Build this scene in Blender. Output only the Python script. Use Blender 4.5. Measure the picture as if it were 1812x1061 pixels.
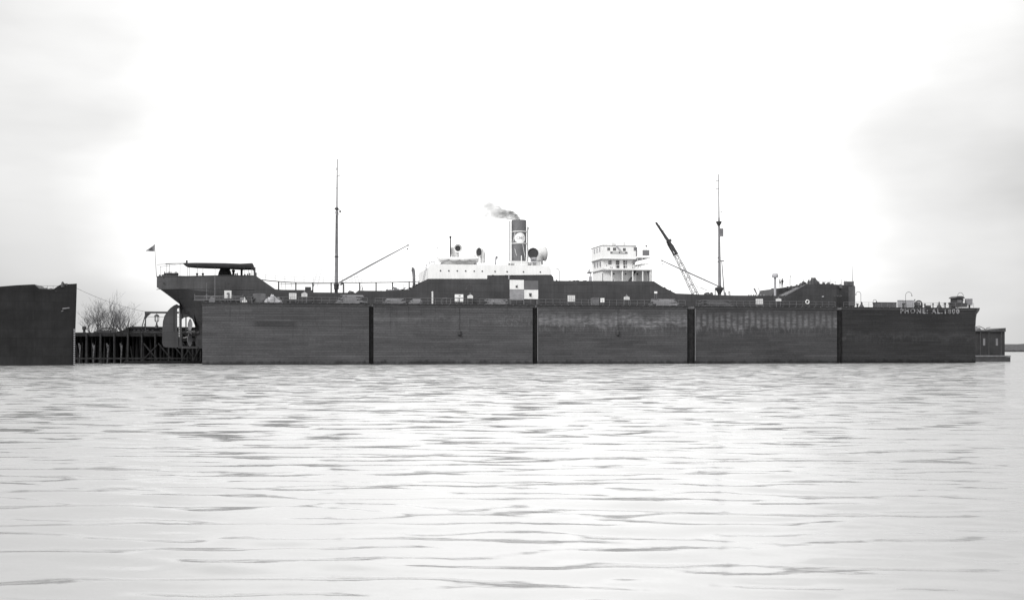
import bpy, bmesh, math, random
import numpy as np
from mathutils import Vector, Matrix, noise as mnoise
random.seed(7)
R = math.radians
for o in list(bpy.data.objects): bpy.data.objects.remove(o)
scene = bpy.context.scene
COL = scene.collection

# ------------------------------------------------------------------ camera
FPX = 2070.0            # focal length in photo pixels (photo 1812 wide)
HZ, CX, CAMH = 618.0, 906.0, 2.9
cam = bpy.data.cameras.new('camera'); camo = bpy.data.objects.new('camera', cam); COL.objects.link(camo)
cam.sensor_width = 36; cam.lens = 36*FPX/1812
camo.location = (0, 0, CAMH); camo.rotation_euler = (R(90), 0, 0)
cam.shift_y = (HZ-530.5)/1812
cam.clip_end = 20000; cam.clip_start = .5
scene.camera = camo

# ------------------------------------------------------------------ sky, sun, exposure
SUN_EL, SUN_AZ = R(42), R(-140)      # azimuth from +Y: the veiled sun stands behind the viewer, to the left
world = bpy.data.worlds.new('World'); scene.world = world; world.use_nodes = True
nt = world.node_tree; nt.nodes.clear()
N = lambda t: nt.nodes.new(t)
out = N('ShaderNodeOutputWorld'); bg = N('ShaderNodeBackground'); sky = N('ShaderNodeTexSky')
sky.sky_type = 'NISHITA'; sky.sun_disc = False; sky.sun_elevation = SUN_EL; sky.sun_rotation = SUN_AZ
sky.air_density = 1.6; sky.dust_density = 5.0
bw = N('ShaderNodeRGBToBW'); nt.links.new(sky.outputs[0], bw.inputs[0])
tc = N('ShaderNodeTexCoord'); mp = N('ShaderNodeMapping'); mp.inputs['Scale'].default_value = (1.0, 1.0, 3.2)
mp.inputs['Location'].default_value = (.35, .1, .2)
nt.links.new(tc.outputs['Generated'], mp.inputs[0])
ns = N('ShaderNodeTexNoise'); ns.inputs['Scale'].default_value = 3.2; ns.inputs['Detail'].default_value = 5; ns.inputs['Roughness'].default_value = .55
nt.links.new(mp.outputs[0], ns.inputs['Vector'])
mr = N('ShaderNodeMapRange'); mr.inputs['From Min'].default_value = .32; mr.inputs['From Max'].default_value = .62
mr.inputs['To Min'].default_value = .9; mr.inputs['To Max'].default_value = 1.06
nt.links.new(ns.outputs[0], mr.inputs[0])
# overcast: an even cloud layer over the clear-sky luminance, brighter overhead (as overcast skies are),
# thinner in a broad patch ahead and behind the viewer where the veiled sun stands
def wm(op, a, b=None, c=None):
    m = N('ShaderNodeMath'); m.operation = op
    for i, v in enumerate((a, b, c)):
        if v is None: continue
        if hasattr(v, 'is_output'): nt.links.new(v, m.inputs[i])
        else: m.inputs[i].default_value = v
    return m.outputs[0]
SKY_BASE = 10.0
base = wm('MULTIPLY_ADD', bw.outputs[0], .25, SKY_BASE)
sx = N('ShaderNodeSeparateXYZ'); nt.links.new(tc.outputs['Generated'], sx.inputs[0])
el = wm('MULTIPLY_ADD', wm('MAXIMUM', sx.outputs[2], 0.0), 1.25, .76)
az = wm('ARCTAN2', sx.outputs[0], sx.outputs[1])            # 0 ahead, positive to the right
n2 = N('ShaderNodeTexNoise'); n2.inputs['Scale'].default_value = 2.6; n2.inputs['Detail'].default_value = 4; nt.links.new(mp.outputs[0], n2.inputs['Vector'])
az = wm('ADD', az, wm('MULTIPLY_ADD', n2.outputs[0], .3, -.15))   # the bright patch has a ragged, cloudy edge
cr = N('ShaderNodeValToRGB'); nt.links.new(wm('MULTIPLY_ADD', az, 1/(2*math.pi), .5), cr.inputs[0])
e_ = cr.color_ramp.elements; cr.color_ramp.interpolation = 'EASE'
def stop(deg, v):
    el_ = e_.new(deg/360+.5); el_.color = (v, v, v, 1)
e_[0].position = 0; e_[0].color = (.42, .42, .42, 1); e_[1].position = 1; e_[1].color = (.42, .42, .42, 1)
for d_, v_ in ((-120, .40), (-60, .32), (-30, .34), (-22, .43), (-13, .70), (-4, .86), (4, .86), (12, .74), (21, .46), (29, .29), (60, .32), (120, .38)): stop(d_, v_)
mul = N('ShaderNodeMath'); mul.operation = 'MULTIPLY'
nt.links.new(wm('MULTIPLY', wm('MULTIPLY', base, el), cr.outputs[0]), mul.inputs[0]); nt.links.new(mr.outputs[0], mul.inputs[1])
cmb = N('ShaderNodeCombineColor')
tint = []
for i, k in enumerate((1.0, .998, .992)):
    m_ = N('ShaderNodeMath'); m_.operation = 'MULTIPLY'; m_.inputs[1].default_value = k
    nt.links.new(mul.outputs[0], m_.inputs[0]); nt.links.new(m_.outputs[0], cmb.inputs[i])
nt.links.new(cmb.outputs[0], bg.inputs[0]); bg.inputs[1].default_value = .11
nt.links.new(bg.outputs[0], out.inputs[0])
sl = bpy.data.lights.new('sun', 'SUN'); so = bpy.data.objects.new('sun', sl); COL.objects.link(so)
sl.energy = 1.35; sl.angle = R(18); sl.color = (1, .99, .97)
so.rotation_euler = (R(90)-SUN_EL, 0, math.pi-SUN_AZ); so.location = (0, 0, 60)
scene.view_settings.view_transform = 'Standard'; scene.view_settings.look = 'None'
scene.view_settings.gamma = 1; scene.view_settings.use_curve_mapping = False
scene.view_settings.exposure = 0.8
scene.cycles.max_bounces = 6; scene.cycles.transparent_max_bounces = 6; scene.cycles.volume_bounces = 1

# ------------------------------------------------------------------ frame of the dock: s along the wall, t away from the camera
MT = .199; C = 1/math.sqrt(1+MT*MT); S = MT*C; Y0 = 233.0; ANG = math.atan(MT)
def ps(px, t):                      # distance along the dock of a pixel column at depth t
    u = (px-CX)/FPX
    return (u*(Y0+t*C)+t*S)/(C-u*S)
def pz(py, px, t):
    s = ps(px, t); Y = Y0+s*S+t*C
    return CAMH+(HZ-py)/FPX*Y
def P(px, py, t): return (ps(px, t), t, pz(py, px, t))
def Q(px, py, t): return (ps(px, t), pz(py, px, t))
def world_of(s, t, z): return Vector((s*C-t*S, Y0+s*S+t*C, z))

# ------------------------------------------------------------------ materials (the place is recorded in black and white: every colour is a neutral grey)
def ramp(nt, a, lo, hi, f0, f1):
    m = nt.nodes.new('ShaderNodeMapRange'); m.inputs['From Min'].default_value = f0; m.inputs['From Max'].default_value = f1
    m.inputs['To Min'].default_value = lo; m.inputs['To Max'].default_value = hi
    nt.links.new(a, m.inputs[0]); return m.outputs[0]
def mth(nt, op, a, b=None, c=None):
    m = nt.nodes.new('ShaderNodeMath'); m.operation = op
    for i, v in enumerate((a, b, c)):
        if v is None: continue
        if hasattr(v, 'links') or hasattr(v, 'is_output'): nt.links.new(v, m.inputs[i])
        else: m.inputs[i].default_value = v
    return m.outputs[0]
def grey(nt, val, bsdf, cool=.04):
    c = nt.nodes.new('ShaderNodeCombineColor')
    for i, k in enumerate((1, 1-cool*.12, 1+cool)):
        nt.links.new(mth(nt, 'MULTIPLY', val, k), c.inputs[i])
    nt.links.new(c.outputs[0], bsdf.inputs['Base Color'])
def noise(nt, vec, scale, detail=4, rough=.6):
    n = nt.nodes.new('ShaderNodeTexNoise'); n.inputs['Scale'].default_value = scale; n.inputs['Detail'].default_value = detail
    n.inputs['Roughness'].default_value = rough; nt.links.new(vec, n.inputs['Vector']); return n.outputs[0]
def mapped(nt, sc, loc=(0, 0, 0)):
    t = nt.nodes.new('ShaderNodeTexCoord'); m = nt.nodes.new('ShaderNodeMapping')
    m.inputs['Scale'].default_value = sc; m.inputs['Location'].default_value = loc
    nt.links.new(t.outputs['Object'], m.inputs[0]); return m.outputs[0]
MATS = {}
def mat(name, g, rough=.7, amt=.25, sc=.8, stretch=(1, 1, 1), streak=.0, bump=0, metal=0, cool=.04, spec=.3, plates=False):
    if name in MATS: return MATS[name]
    m = bpy.data.materials.new(name); m.use_nodes = True; nt = m.node_tree; b = nt.nodes['Principled BSDF']
    b.inputs['Roughness'].default_value = rough; b.inputs['Metallic'].default_value = metal
    b.inputs['Specular IOR Level'].default_value = spec
    v = noise(nt, mapped(nt, stretch), sc, 5)
    val = ramp(nt, v, g*(1-amt), g*(1+amt), .3, .7)
    if streak:
        v2 = noise(nt, mapped(nt, (1.6, 1.6, .12)), 1.4, 4, .65)
        val = mth(nt, 'MULTIPLY', val, ramp(nt, v2, 1-streak, 1+streak, .35, .65))
    if plates:
        sp = nt.nodes.new('ShaderNodeSeparateXYZ'); t_ = nt.nodes.new('ShaderNodeTexCoord'); nt.links.new(t_.outputs['Object'], sp.inputs[0])
        cv = nt.nodes.new('ShaderNodeCombineXYZ'); nt.links.new(sp.outputs[0], cv.inputs[0]); nt.links.new(sp.outputs[2], cv.inputs[1])
        bt = nt.nodes.new('ShaderNodeTexBrick'); nt.links.new(cv.outputs[0], bt.inputs['Vector']); bt.inputs['Scale'].default_value = 1; bt.inputs['Brick Width'].default_value = 6.2
        bt.inputs['Row Height'].default_value = 1.65; bt.inputs['Mortar Size'].default_value = .05; bt.inputs['Mortar Smooth'].default_value = .3
        bt.inputs['Color1'].default_value = (1.08,)*3+(1,); bt.inputs['Color2'].default_value = (.9,)*3+(1,); bt.inputs['Mortar'].default_value = (.72,)*3+(1,)
        val = mth(nt, 'MULTIPLY', val, bt.outputs['Color'])
    grey(nt, val, b, cool)
    if bump:
        bp = nt.nodes.new('ShaderNodeBump'); bp.inputs['Strength'].default_value = bump; bp.inputs['Distance'].default_value = .05
        nt.links.new(noise(nt, mapped(nt, (1, 1, 1)), 3, 4), bp.inputs['Height']); nt.links.new(bp.outputs[0], b.inputs['Normal'])
    MATS[name] = m; return m
M_HULL = mat('hull_paint', .056, .6, .22, .25, (1, 1, 1), .10, .2, plates=True)
M_BLACK = mat('black_paint', .035, .6, .25, .5, streak=.15)
M_OLDHULL = mat('dark_hull_paint', .02, .6, .35, .35, streak=.12, bump=.2, plates=True)
M_WHITE = mat('white_paint', .82, .5, .05, .5, streak=.05, cool=0)
M_OFFW = mat('off_white_paint', .62, .6, .1, .8, cool=0)
M_LGREY = mat('light_grey_paint', .36, .6, .15, .8)
M_GREY = mat('grey_paint', .17, .6, .2, .8, streak=.1)
M_FUN = mat('funnel_paint', .135, .6, .15, .5, streak=.12)
M_DARK = mat('dark_steel', .05, .6, .3, 1.2)
M_MAST = mat('mast_paint', .2, .6, .2, 1)
M_CANVAS = mat('tarpaulin', .045, .9, .2, 1.2)
M_WOOD = mat('weathered_wood', .13, .9, .4, 1.0, (.4, 1, 1))
M_PALE = mat('pale_planks', .30, .9, .3, 1.2, (.2, 1, 3))
M_PILE = mat('darkest_timber', .017, .9, .5, 1.2, streak=.3)  # near-black timber tone for decks, inner piles and pontoons
M_PILE2 = mat('dark_timber', .026, .9, .4, 1.2, streak=.3)  # slightly less dark timber tone for front piles and braces
M_GLASS = mat('dark_window_glass', .06, .15, .1, 1, spec=.6)
M_BARK = mat('bark', .09, .9, .3, 2)
M_ROPE = mat('wire', .12, .7, .1, 1)
M_RAILG = mat('rail_paint', .13, .6, .2, 1)
M_CLOTH = mat('dark_cloth', .04, .9, .2, 3)
M_SKIN = mat('skin', .3, .6, .05, 3)
M_GROUND = mat('earth', .06, .95, .3, .3)
M_CABIN = mat('cabin_paint', .09, .7, .25, 1, streak=.1)

def wall_mat(name, g, band=0, bz=(7.4, 9.6), ribs=0, seed=0, dark_stain=None, band_fade=(0, 1), patch=0):
    """timber sheathing: courses of horizontal boards, weathering, pale dried silt, tide line"""
    m = bpy.data.materials.new(name); m.use_nodes = True; nt = m.node_tree; b = nt.nodes['Principled BSDF']
    b.inputs['Roughness'].default_value = .85; b.inputs['Specular IOR Level'].default_value = .2
    tcn = nt.nodes.new('ShaderNodeTexCoord'); sep = nt.nodes.new('ShaderNodeSeparateXYZ')
    nt.links.new(tcn.outputs['Object'], sep.inputs[0]); x, z = sep.outputs[0], sep.outputs[2]
    off = (seed*13.7, 0, seed*5.1)
    v = ramp(nt, noise(nt, mapped(nt, (.25, 1, .8), off), .35, 5), .85, 1.15, .35, .65)
    st = ramp(nt, noise(nt, mapped(nt, (.06, 1, 3.6), off), 1.0, 4, .7), .82, 1.18, .3, .7)
    val = mth(nt, 'MULTIPLY', v, st)
    fine = ramp(nt, noise(nt, mapped(nt, (1.2, 1, 3.0), off), 2.2, 3, .75), .80, 1.2, .32, .68)
    val = mth(nt, 'MULTIPLY', val, fine)
    fr = mth(nt, 'FRACT', mth(nt, 'DIVIDE', z, .46)); seam = ramp(nt, fr, .60, 1.0, .05, .16)
    val = mth(nt, 'MULTIPLY', val, seam)
    # boards of each course differ a little
    wn = nt.nodes.new('ShaderNodeTexWhiteNoise'); wn.noise_dimensions = '2D'; cv = nt.nodes.new('ShaderNodeCombineXYZ')
    row = mth(nt, 'FLOOR', mth(nt, 'DIVIDE', z, .46))
    colx = mth(nt, 'FLOOR', mth(nt, 'ADD', mth(nt, 'DIVIDE', x, 4.9), mth(nt, 'MULTIPLY', row, .37)))
    nt.links.new(row, cv.inputs[0]); nt.links.new(colx, cv.inputs[1]); nt.links.new(cv.outputs[0], wn.inputs['Vector'])
    val = mth(nt, 'MULTIPLY', val, ramp(nt, wn.outputs[0], .90, 1.10, 0, 1))
    run = ramp(nt, noise(nt, mapped(nt, (1.1, 1, .07), off), 1.5, 4, .75), .0, .28, .56, .7)
    run = mth(nt, 'MULTIPLY', run, ramp(nt, z, .2, 1, 2, 11))
    val = mth(nt, 'MULTIPLY', val, mth(nt, 'SUBTRACT', 1, run))
    if band:
        wob = ramp(nt, noise(nt, mapped(nt, (.25, 1, .1), off), .8, 3), -.9, .9, .3, .7)
        zz = mth(nt, 'ADD', z, wob)
        up = ramp(nt, zz, 0, 1, bz[0]-.35, bz[0]+.35); dn = ramp(nt, zz, 1, 0, bz[1]-.6, bz[1]+.8)
        k = mth(nt, 'MULTIPLY', up, dn)
        k = mth(nt, 'MULTIPLY', k, ramp(nt, noise(nt, mapped(nt, (.6, 1, 2.6), off), .9, 5, .75), .1, 1.2, .38, .62))
        if ribs:
            fx = mth(nt, 'FRACT', mth(nt, 'DIVIDE', x, 1.32)); rb = ramp(nt, mth(nt, 'ABSOLUTE', mth(nt, 'SUBTRACT', fx, .5)), 1, 1-ribs, .18, .42)
            k = mth(nt, 'MULTIPLY', k, rb)
        k = mth(nt, 'MULTIPLY', k, ramp(nt, x, band_fade[0], band_fade[1], 0, 33))
        val = mth(nt, 'ADD', val, mth(nt, 'MULTIPLY', k, band))
        # drips below the band
        d2 = mth(nt, 'MULTIPLY', ramp(nt, zz, 0, 1, bz[0]-2.0, bz[0]), ramp(nt, zz, 1, 0, bz[0], bz[0]+.6))
        d2 = mth(nt, 'MULTIPLY', d2, ramp(nt, noise(nt, mapped(nt, (1.6, 1, .35), off), 1.2, 4, .7), 0, 1, .5, .62))
        val = mth(nt, 'ADD', val, mth(nt, 'MULTIPLY', d2, band*.45))
    if patch:
        k = mth(nt, 'MULTIPLY', ramp(nt, x, 0, 1, patch-.5, patch+.5), ramp(nt, z, 0, 1, 7.2, 7.8))
        k = mth(nt, 'MULTIPLY', k, ramp(nt, z, 1, 0, 9.4, 10.2))
        k = mth(nt, 'MULTIPLY', k, ramp(nt, noise(nt, mapped(nt, (1.8, 1, 2.6), off), 1.1, 5, .75), 0, 1, .5, .6))
        val = mth(nt, 'ADD', val, mth(nt, 'MULTIPLY', k, .5))
    if dark_stain:
        x0, x1, z0, z1 = dark_stain
        k = mth(nt, 'MULTIPLY', ramp(nt, x, 0, 1, x0-.5, x0+.7), ramp(nt, x, 1, 0, x1-.7, x1+.5))
        k = mth(nt, 'MULTIPLY', k, mth(nt, 'MULTIPLY', ramp(nt, z, 0, 1, z0, z0+.8), ramp(nt, z, 1, 0, z1-.06, z1+.06)))
        val = mth(nt, 'MULTIPLY', val, mth(nt, 'SUBTRACT', 1, mth(nt, 'MULTIPLY', k, .35)))
    tide = mth(nt, 'MULTIPLY', ramp(nt, z, 0, 1, 1.45, 1.55), ramp(nt, z, 1, 0, 1.62, 1.75))
    tide = mth(nt, 'MULTIPLY', tide, ramp(nt, noise(nt, mapped(nt, (.3, 1, 1), off), .8, 3), 0, .3, .4, .6))
    val = mth(nt, 'ADD', val, tide)
    zw = mth(nt, 'ADD', z, ramp(nt, noise(nt, mapped(nt, (.5, 1, .2), off), 1.3, 5, .7), -.5, .5, .3, .7))
    wet = ramp(nt, zw, .45, 1, .2, .75)
    val = mth(nt, 'MULTIPLY', val, wet)
    grey(nt, mth(nt, 'MULTIPLY', val, g), b)
    return m

# ------------------------------------------------------------------ mesh helpers
class B:
    def __init__(s): s.v = []; s.f = []
    def add(s, vs, fs):
        o = len(s.v); s.v += [tuple(v) for v in vs]; s.f += [tuple(i+o for i in f) for f in fs]; return s
    def box(s, x0, x1, y0, y1, z0, z1):
        x0, x1 = min(x0, x1), max(x0, x1); y0, y1 = min(y0, y1), max(y0, y1); z0, z1 = min(z0, z1), max(z0, z1)
        vs = [(x, y, z) for z in (z0, z1) for y in (y0, y1) for x in (x0, x1)]
        return s.add(vs, [(0, 2, 3, 1), (4, 5, 7, 6), (0, 1, 5, 4), (2, 6, 7, 3), (0, 4, 6, 2), (1, 3, 7, 5)])
    def tube(s, pts, r, n=8, cap=True):
        pts = [Vector(p) for p in pts]; rs = r if isinstance(r, (list, tuple)) else [r]*len(pts)
        vs = []; fs = []; up = None
        for i, p in enumerate(pts):
            d = (pts[min(i+1, len(pts)-1)]-pts[max(i-1, 0)]).normalized()
            if up is None:
                up = Vector((0, 1, 0)) if abs(d.y) < .9 else Vector((1, 0, 0))
            a = d.cross(up)
            if a.length < 1e-4: a = d.cross(Vector((0, 0, 1)))
            a.normalize(); b2 = d.cross(a).normalized(); up = b2.cross(d) if False else up
            for k in range(n):
                an = 2*math.pi*k/n; vs.append(p+a*math.cos(an)*rs[i]+b2*math.sin(an)*rs[i])
        for i in range(len(pts)-1):
            for k in range(n):
                fs.append((i*n+k, i*n+(k+1) % n, (i+1)*n+(k+1) % n, (i+1)*n+k))
        if cap: fs.append(tuple(range(n))[::-1]); fs.append(tuple((len(pts)-1)*n+k for k in range(n)))
        return s.add(vs, fs)
    def lathe(s, x, y, prof, n=16, z=0):
        vs = []; fs = []
        for r, zz in prof:
            for k in range(n):
                a = 2*math.pi*k/n; vs.append((x+max(r, .001)*math.cos(a), y+max(r, .001)*math.sin(a), z+zz))
        for i in range(len(prof)-1):
            for k in range(n): fs.append((i*n+k, i*n+(k+1) % n, (i+1)*n+(k+1) % n, (i+1)*n+k))
        fs.append(tuple(range(n))[::-1]); fs.append(tuple((len(prof)-1)*n+k for k in range(n)))
        return s.add(vs, fs)
    def prism(s, poly, t0, t1):                # polygon in (s, z) extruded along t
        n = len(poly); vs = [(a, t0, b) for a, b in poly]+[(a, t1, b) for a, b in poly]
        fs = [tuple(range(n)), tuple(range(2*n-1, n-1, -1))]+[(i, i+n, (i+1) % n+n, (i+1) % n) for i in range(n)]
        return s.add(vs, fs)
    def prismz(s, poly, z0, z1):
        n = len(poly); vs = [(a, b, z0) for a, b in poly]+[(a, b, z1) for a, b in poly]
        fs = [tuple(range(n)), tuple(range(2*n-1, n-1, -1))]+[(i, i+n, (i+1) % n+n, (i+1) % n) for i in range(n)]
        return s.add(vs, fs)
    def ball(s, x, y, z, r, rz=None, n=12):
        rz = rz or r
        return s.lathe(x, y, [(r*math.sin(math.pi*i/8), -rz*math.cos(math.pi*i/8)) for i in range(9)], n, z)
    def lump(s, x, y, z, rx, ry, rz, seed=0, n=14):
        vs = []; fs = []; m = 9
        for i in range(m):
            for k in range(n):
                th = math.pi*i/(m-1); a = 2*math.pi*k/n
                d = Vector((math.sin(th)*math.cos(a), math.sin(th)*math.sin(a), math.cos(th)))
                q = 1+.28*mnoise.noise(d*1.9+Vector((seed*3.1, 0, 0)))+.16*mnoise.noise(d*4.5+Vector((seed, 4, 0)))
                vs.append((x+d.x*rx*q, y+d.y*ry*q, max(z, z+d.z*rz*q)))
        for i in range(m-1):
            for k in range(n): fs.append((i*n+k, i*n+(k+1) % n, (i+1)*n+(k+1) % n, (i+1)*n+k))
        return s.add(vs, fs)
def link(name, b, m, parent=None, origin=(0, 0, 0), smooth=False, recalc=True):
    me = bpy.data.meshes.new(name); ox, oy, oz = origin
    me.from_pydata([(x-ox, y-oy, z-oz) for x, y, z in b.v], [], b.f)
    if recalc:
        bm = bmesh.new(); bm.from_mesh(me); bmesh.ops.recalc_face_normals(bm, faces=bm.faces); bm.to_mesh(me); bm.free()
    if smooth:
        me.shade_smooth()
        me.set_sharp_from_angle(angle=R(smooth if smooth is not True else 40))
    me.materials.append(m)
    o = bpy.data.objects.new(name, me); COL.objects.link(o)
    if parent: o.parent = parent
    return o
def tag(o, label, cat, group=None, kind=None):
    if label: o['label'] = label
    if cat: o['category'] = cat
    if group: o['group'] = group
    if kind: o['kind'] = kind
    return o
class Thing:
    """an Empty at the base of a thing, in the dock frame; parts are given in dock coordinates"""
    def __init__(s, name, label, cat, o, group=None):
        s.o = o; s.e = bpy.data.objects.new(name, None); COL.objects.link(s.e)
        s.e.location = world_of(*o); s.e.rotation_euler = (0, 0, ANG); s.e.empty_display_size = .5
        tag(s.e, label, cat, group)
    def part(s, name, b, m, parent=None, smooth=False, label=None):
        ob = link(name, b, m, parent or s.e, s.o, smooth)
        if label: ob['label'] = label
        return ob
def single(name, label, cat, b, m, o, group=None, smooth=False, kind=None):
    ob = link(name, b, m, None, o, smooth); ob.location = world_of(*o); ob.rotation_euler = (0, 0, ANG)
    return tag(ob, label, cat, group, kind)
def copy_thing(e, loc, label, rot=None):
    def cp(o, par):
        c = o.copy(); COL.objects.link(c); c.parent = par
        for ch in [x for x in bpy.data.objects if x.parent == o and x != c]: cp(ch, c)
        return c
    r = cp(e, None); r.location = loc; r['label'] = label
    if rot is not None: r.rotation_euler = rot
    return r

# ------------------------------------------------------------------ water
def water_material():
    m = bpy.data.materials.new('harbour_water'); m.use_nodes = True; nt = m.node_tree; b = nt.nodes['Principled BSDF']
    b.inputs['Base Color'].default_value = (.29, .29, .29, 1); b.inputs['Roughness'].default_value = .12
    b.inputs['IOR'].default_value = 1.36; b.inputs['Specular IOR Level'].default_value = .7
    geo = nt.nodes.new('ShaderNodeNewGeometry')
    def pert(sx, sy, sc, k):
        n = nt.nodes.new('ShaderNodeTexNoise'); n.inputs['Scale'].default_value = sc; n.inputs['Detail'].default_value = 2
        mp = nt.nodes.new('ShaderNodeMapping'); mp.inputs['Scale'].default_value = (sx, sy, 1)
        nt.links.new(geo.outputs['Position'], mp.inputs[0]); nt.links.new(mp.outputs[0], n.inputs['Vector'])
        s = nt.nodes.new('ShaderNodeVectorMath'); s.operation = 'SUBTRACT'; s.inputs[1].default_value = (.5, .5, .5)
        nt.links.new(n.outputs['Color'], s.inputs[0])
        q = nt.nodes.new('ShaderNodeVectorMath'); q.operation = 'MULTIPLY'; q.inputs[1].default_value = (k*.5, k, 0)
        nt.links.new(s.outputs[0], q.inputs[0]); return q.outputs[0]
    a = nt.nodes.new('ShaderNodeVectorMath'); a.operation = 'ADD'
    # beyond ~30 m the ripples are finer than the mesh: carry their slopes in the shading normal instead
    sy = nt.nodes.new('ShaderNodeSeparateXYZ'); nt.links.new(geo.outputs['Position'], sy.inputs[0])
    far = ramp(nt, sy.outputs[1], .06, 1, 25, 100)
    fv = nt.nodes.new('ShaderNodeVectorMath'); fv.operation = 'SCALE'; nt.links.new(pert(.45, 1.3, .9, 2.2), fv.inputs[0]); nt.links.new(far, fv.inputs['Scale'])
    nt.links.new(fv.outputs[0], a.inputs[0]); nt.links.new(pert(.9, 2.2, 3.0, .10), a.inputs[1])
    # at grazing angles the faces of the ripples that lean towards the open water are the ones seen
    bv = nt.nodes.new('ShaderNodeVectorMath'); bv.operation = 'SCALE'; bv.inputs[0].default_value = (0, -.075, 0); nt.links.new(ramp(nt, sy.outputs[1], 0, 1, 20, 70), bv.inputs['Scale'])
    a2 = nt.nodes.new('ShaderNodeVectorMath'); a2.operation = 'ADD'; nt.links.new(a.outputs[0], a2.inputs[0]); nt.links.new(bv.outputs[0], a2.inputs[1])
    c = nt.nodes.new('ShaderNodeVectorMath'); c.operation = 'ADD'
    nt.links.new(a2.outputs[0], c.inputs[0]); nt.links.new(geo.outputs['Normal'], c.inputs[1])
    d = nt.nodes.new('ShaderNodeVectorMath'); d.operation = 'NORMALIZE'; nt.links.new(c.outputs[0], d.inputs[0])
    nt.links.new(d.outputs[0], b.inputs['Normal'])
    return m
M_WATER = water_material()
def build_water():
    ys = [7.0]
    while ys[-1] < 420: ys.append(ys[-1]+max(.085, .0042*ys[-1]))
    ys = np.array(ys); nc = 560
    us = np.linspace(-.62, .62, nc)
    Yg, Ug = np.meshgrid(ys, us, indexing='ij'); Xg = Ug*(Yg+4)
    rng = np.random.RandomState(4); Z = np.zeros_like(Yg)
    dy = np.maximum(.085, .0042*Yg)
    for i in range(90):
        lam = .6*(4.6**rng.rand()); th = rng.normal(0, .24)+(.10 if i % 3 else -.16)
        k = 2*math.pi/lam; kx, ky = k*math.sin(th), k*math.cos(th)
        amp = .0021*lam**.95*(.72+.28*math.sin(i*1.7))
        damp = np.clip((lam/dy-2.5)/3, 0, 1)
        Z += amp*damp*np.cos(kx*Xg+ky*Yg+rng.rand()*6.28)
    # gusts: calmer and rougher patches
    pat = .8+.35*np.sin(Xg*.11+Yg*.05+1)*np.sin(Yg*.09-Xg*.03)
    Z *= pat
    Z *= np.clip((420-Yg)/60, 0, 1)
    nr = len(ys); v = np.stack([Xg, Yg, Z], -1).reshape(-1, 3).astype('f')
    i, j = np.meshgrid(np.arange(nr-1), np.arange(nc-1), indexing='ij')
    a = (i*nc+j).ravel(); f = np.stack([a, a+1, a+nc+1, a+nc], -1).astype('i')
    # a flat skirt out to the horizon, joined to the same sheet
    me = bpy.data.meshes.new('water'); o = len(v)
    ex = np.array([(-9000, -60, -.12), (9000, -60, -.12), (9000, 14000, -.12), (-9000, 14000, -.12)], 'f')
    v = np.vstack([v, ex]); f = np.vstack([f, [[o, o+1, o+2, o+3]]])
    me.vertices.add(len(v)); me.vertices.foreach_set('co', v.ravel())
    me.loops.add(f.size); me.loops.foreach_set('vertex_index', f.ravel().astype('i'))
    me.polygons.add(len(f)); me.polygons.foreach_set('loop_start', np.arange(0, f.size, 4, dtype='i'))
    me.polygons.foreach_set('loop_total', np.full(len(f), 4, 'i'))
    me.update(calc_edges=True); me.shade_smooth(); me.materials.append(M_WATER)
    ob = bpy.data.objects.new('water', me); COL.objects.link(ob); ob['kind'] = 'structure'
build_water()
g = B().box(-900, 60, 46, 1200, -1, 4.6)
g2 = single('ground', None, None, g, M_GROUND, (0, 46, 0), kind='structure')

# ------------------------------------------------------------------ floating dry dock: five sections
PX = [(358, 653), (661, 942.5), (951, 1216), (1230, 1481), (1491, 1726)]
WT = 12.0
wall_mats = [wall_mat('sheathing_grey', .0740, seed=1, dark_stain=(9.5, 17.5, 6.6, 8.3)),
             wall_mat('sheathing_grey_worn', .0766, band=.5, bz=(8.6, 9.3), seed=2, band_fade=(1, .6), patch=24),
             wall_mat('sheathing_pale_band', .0679, band=1.9, bz=(7.6, 9.6), ribs=.35, seed=3, band_fade=(.8, .95)),
             wall_mat('sheathing_ribbed_band', .0557, band=1.8, bz=(7.3, 10.0), ribs=.8, seed=4, band_fade=(1, .75)),
             wall_mat('sheathing_dark', .0313, band=.8, bz=(5.7, 6.1), seed=5, band_fade=(1, .8))]
sec_labels = ['leftmost section of the floating dry dock, plain grey boards under the ship stern',
              'dry dock section below the funnel, grey boards with faint pale scrapes near its top',
              'dry dock section below the white bridge house, with a mottled pale band',
              'dry dock section with ribbed pale band, below the right-hand mast',
              'darkest dry dock section at the right end, painted with a telephone number']
rng = random.Random(3)
secs = []
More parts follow.
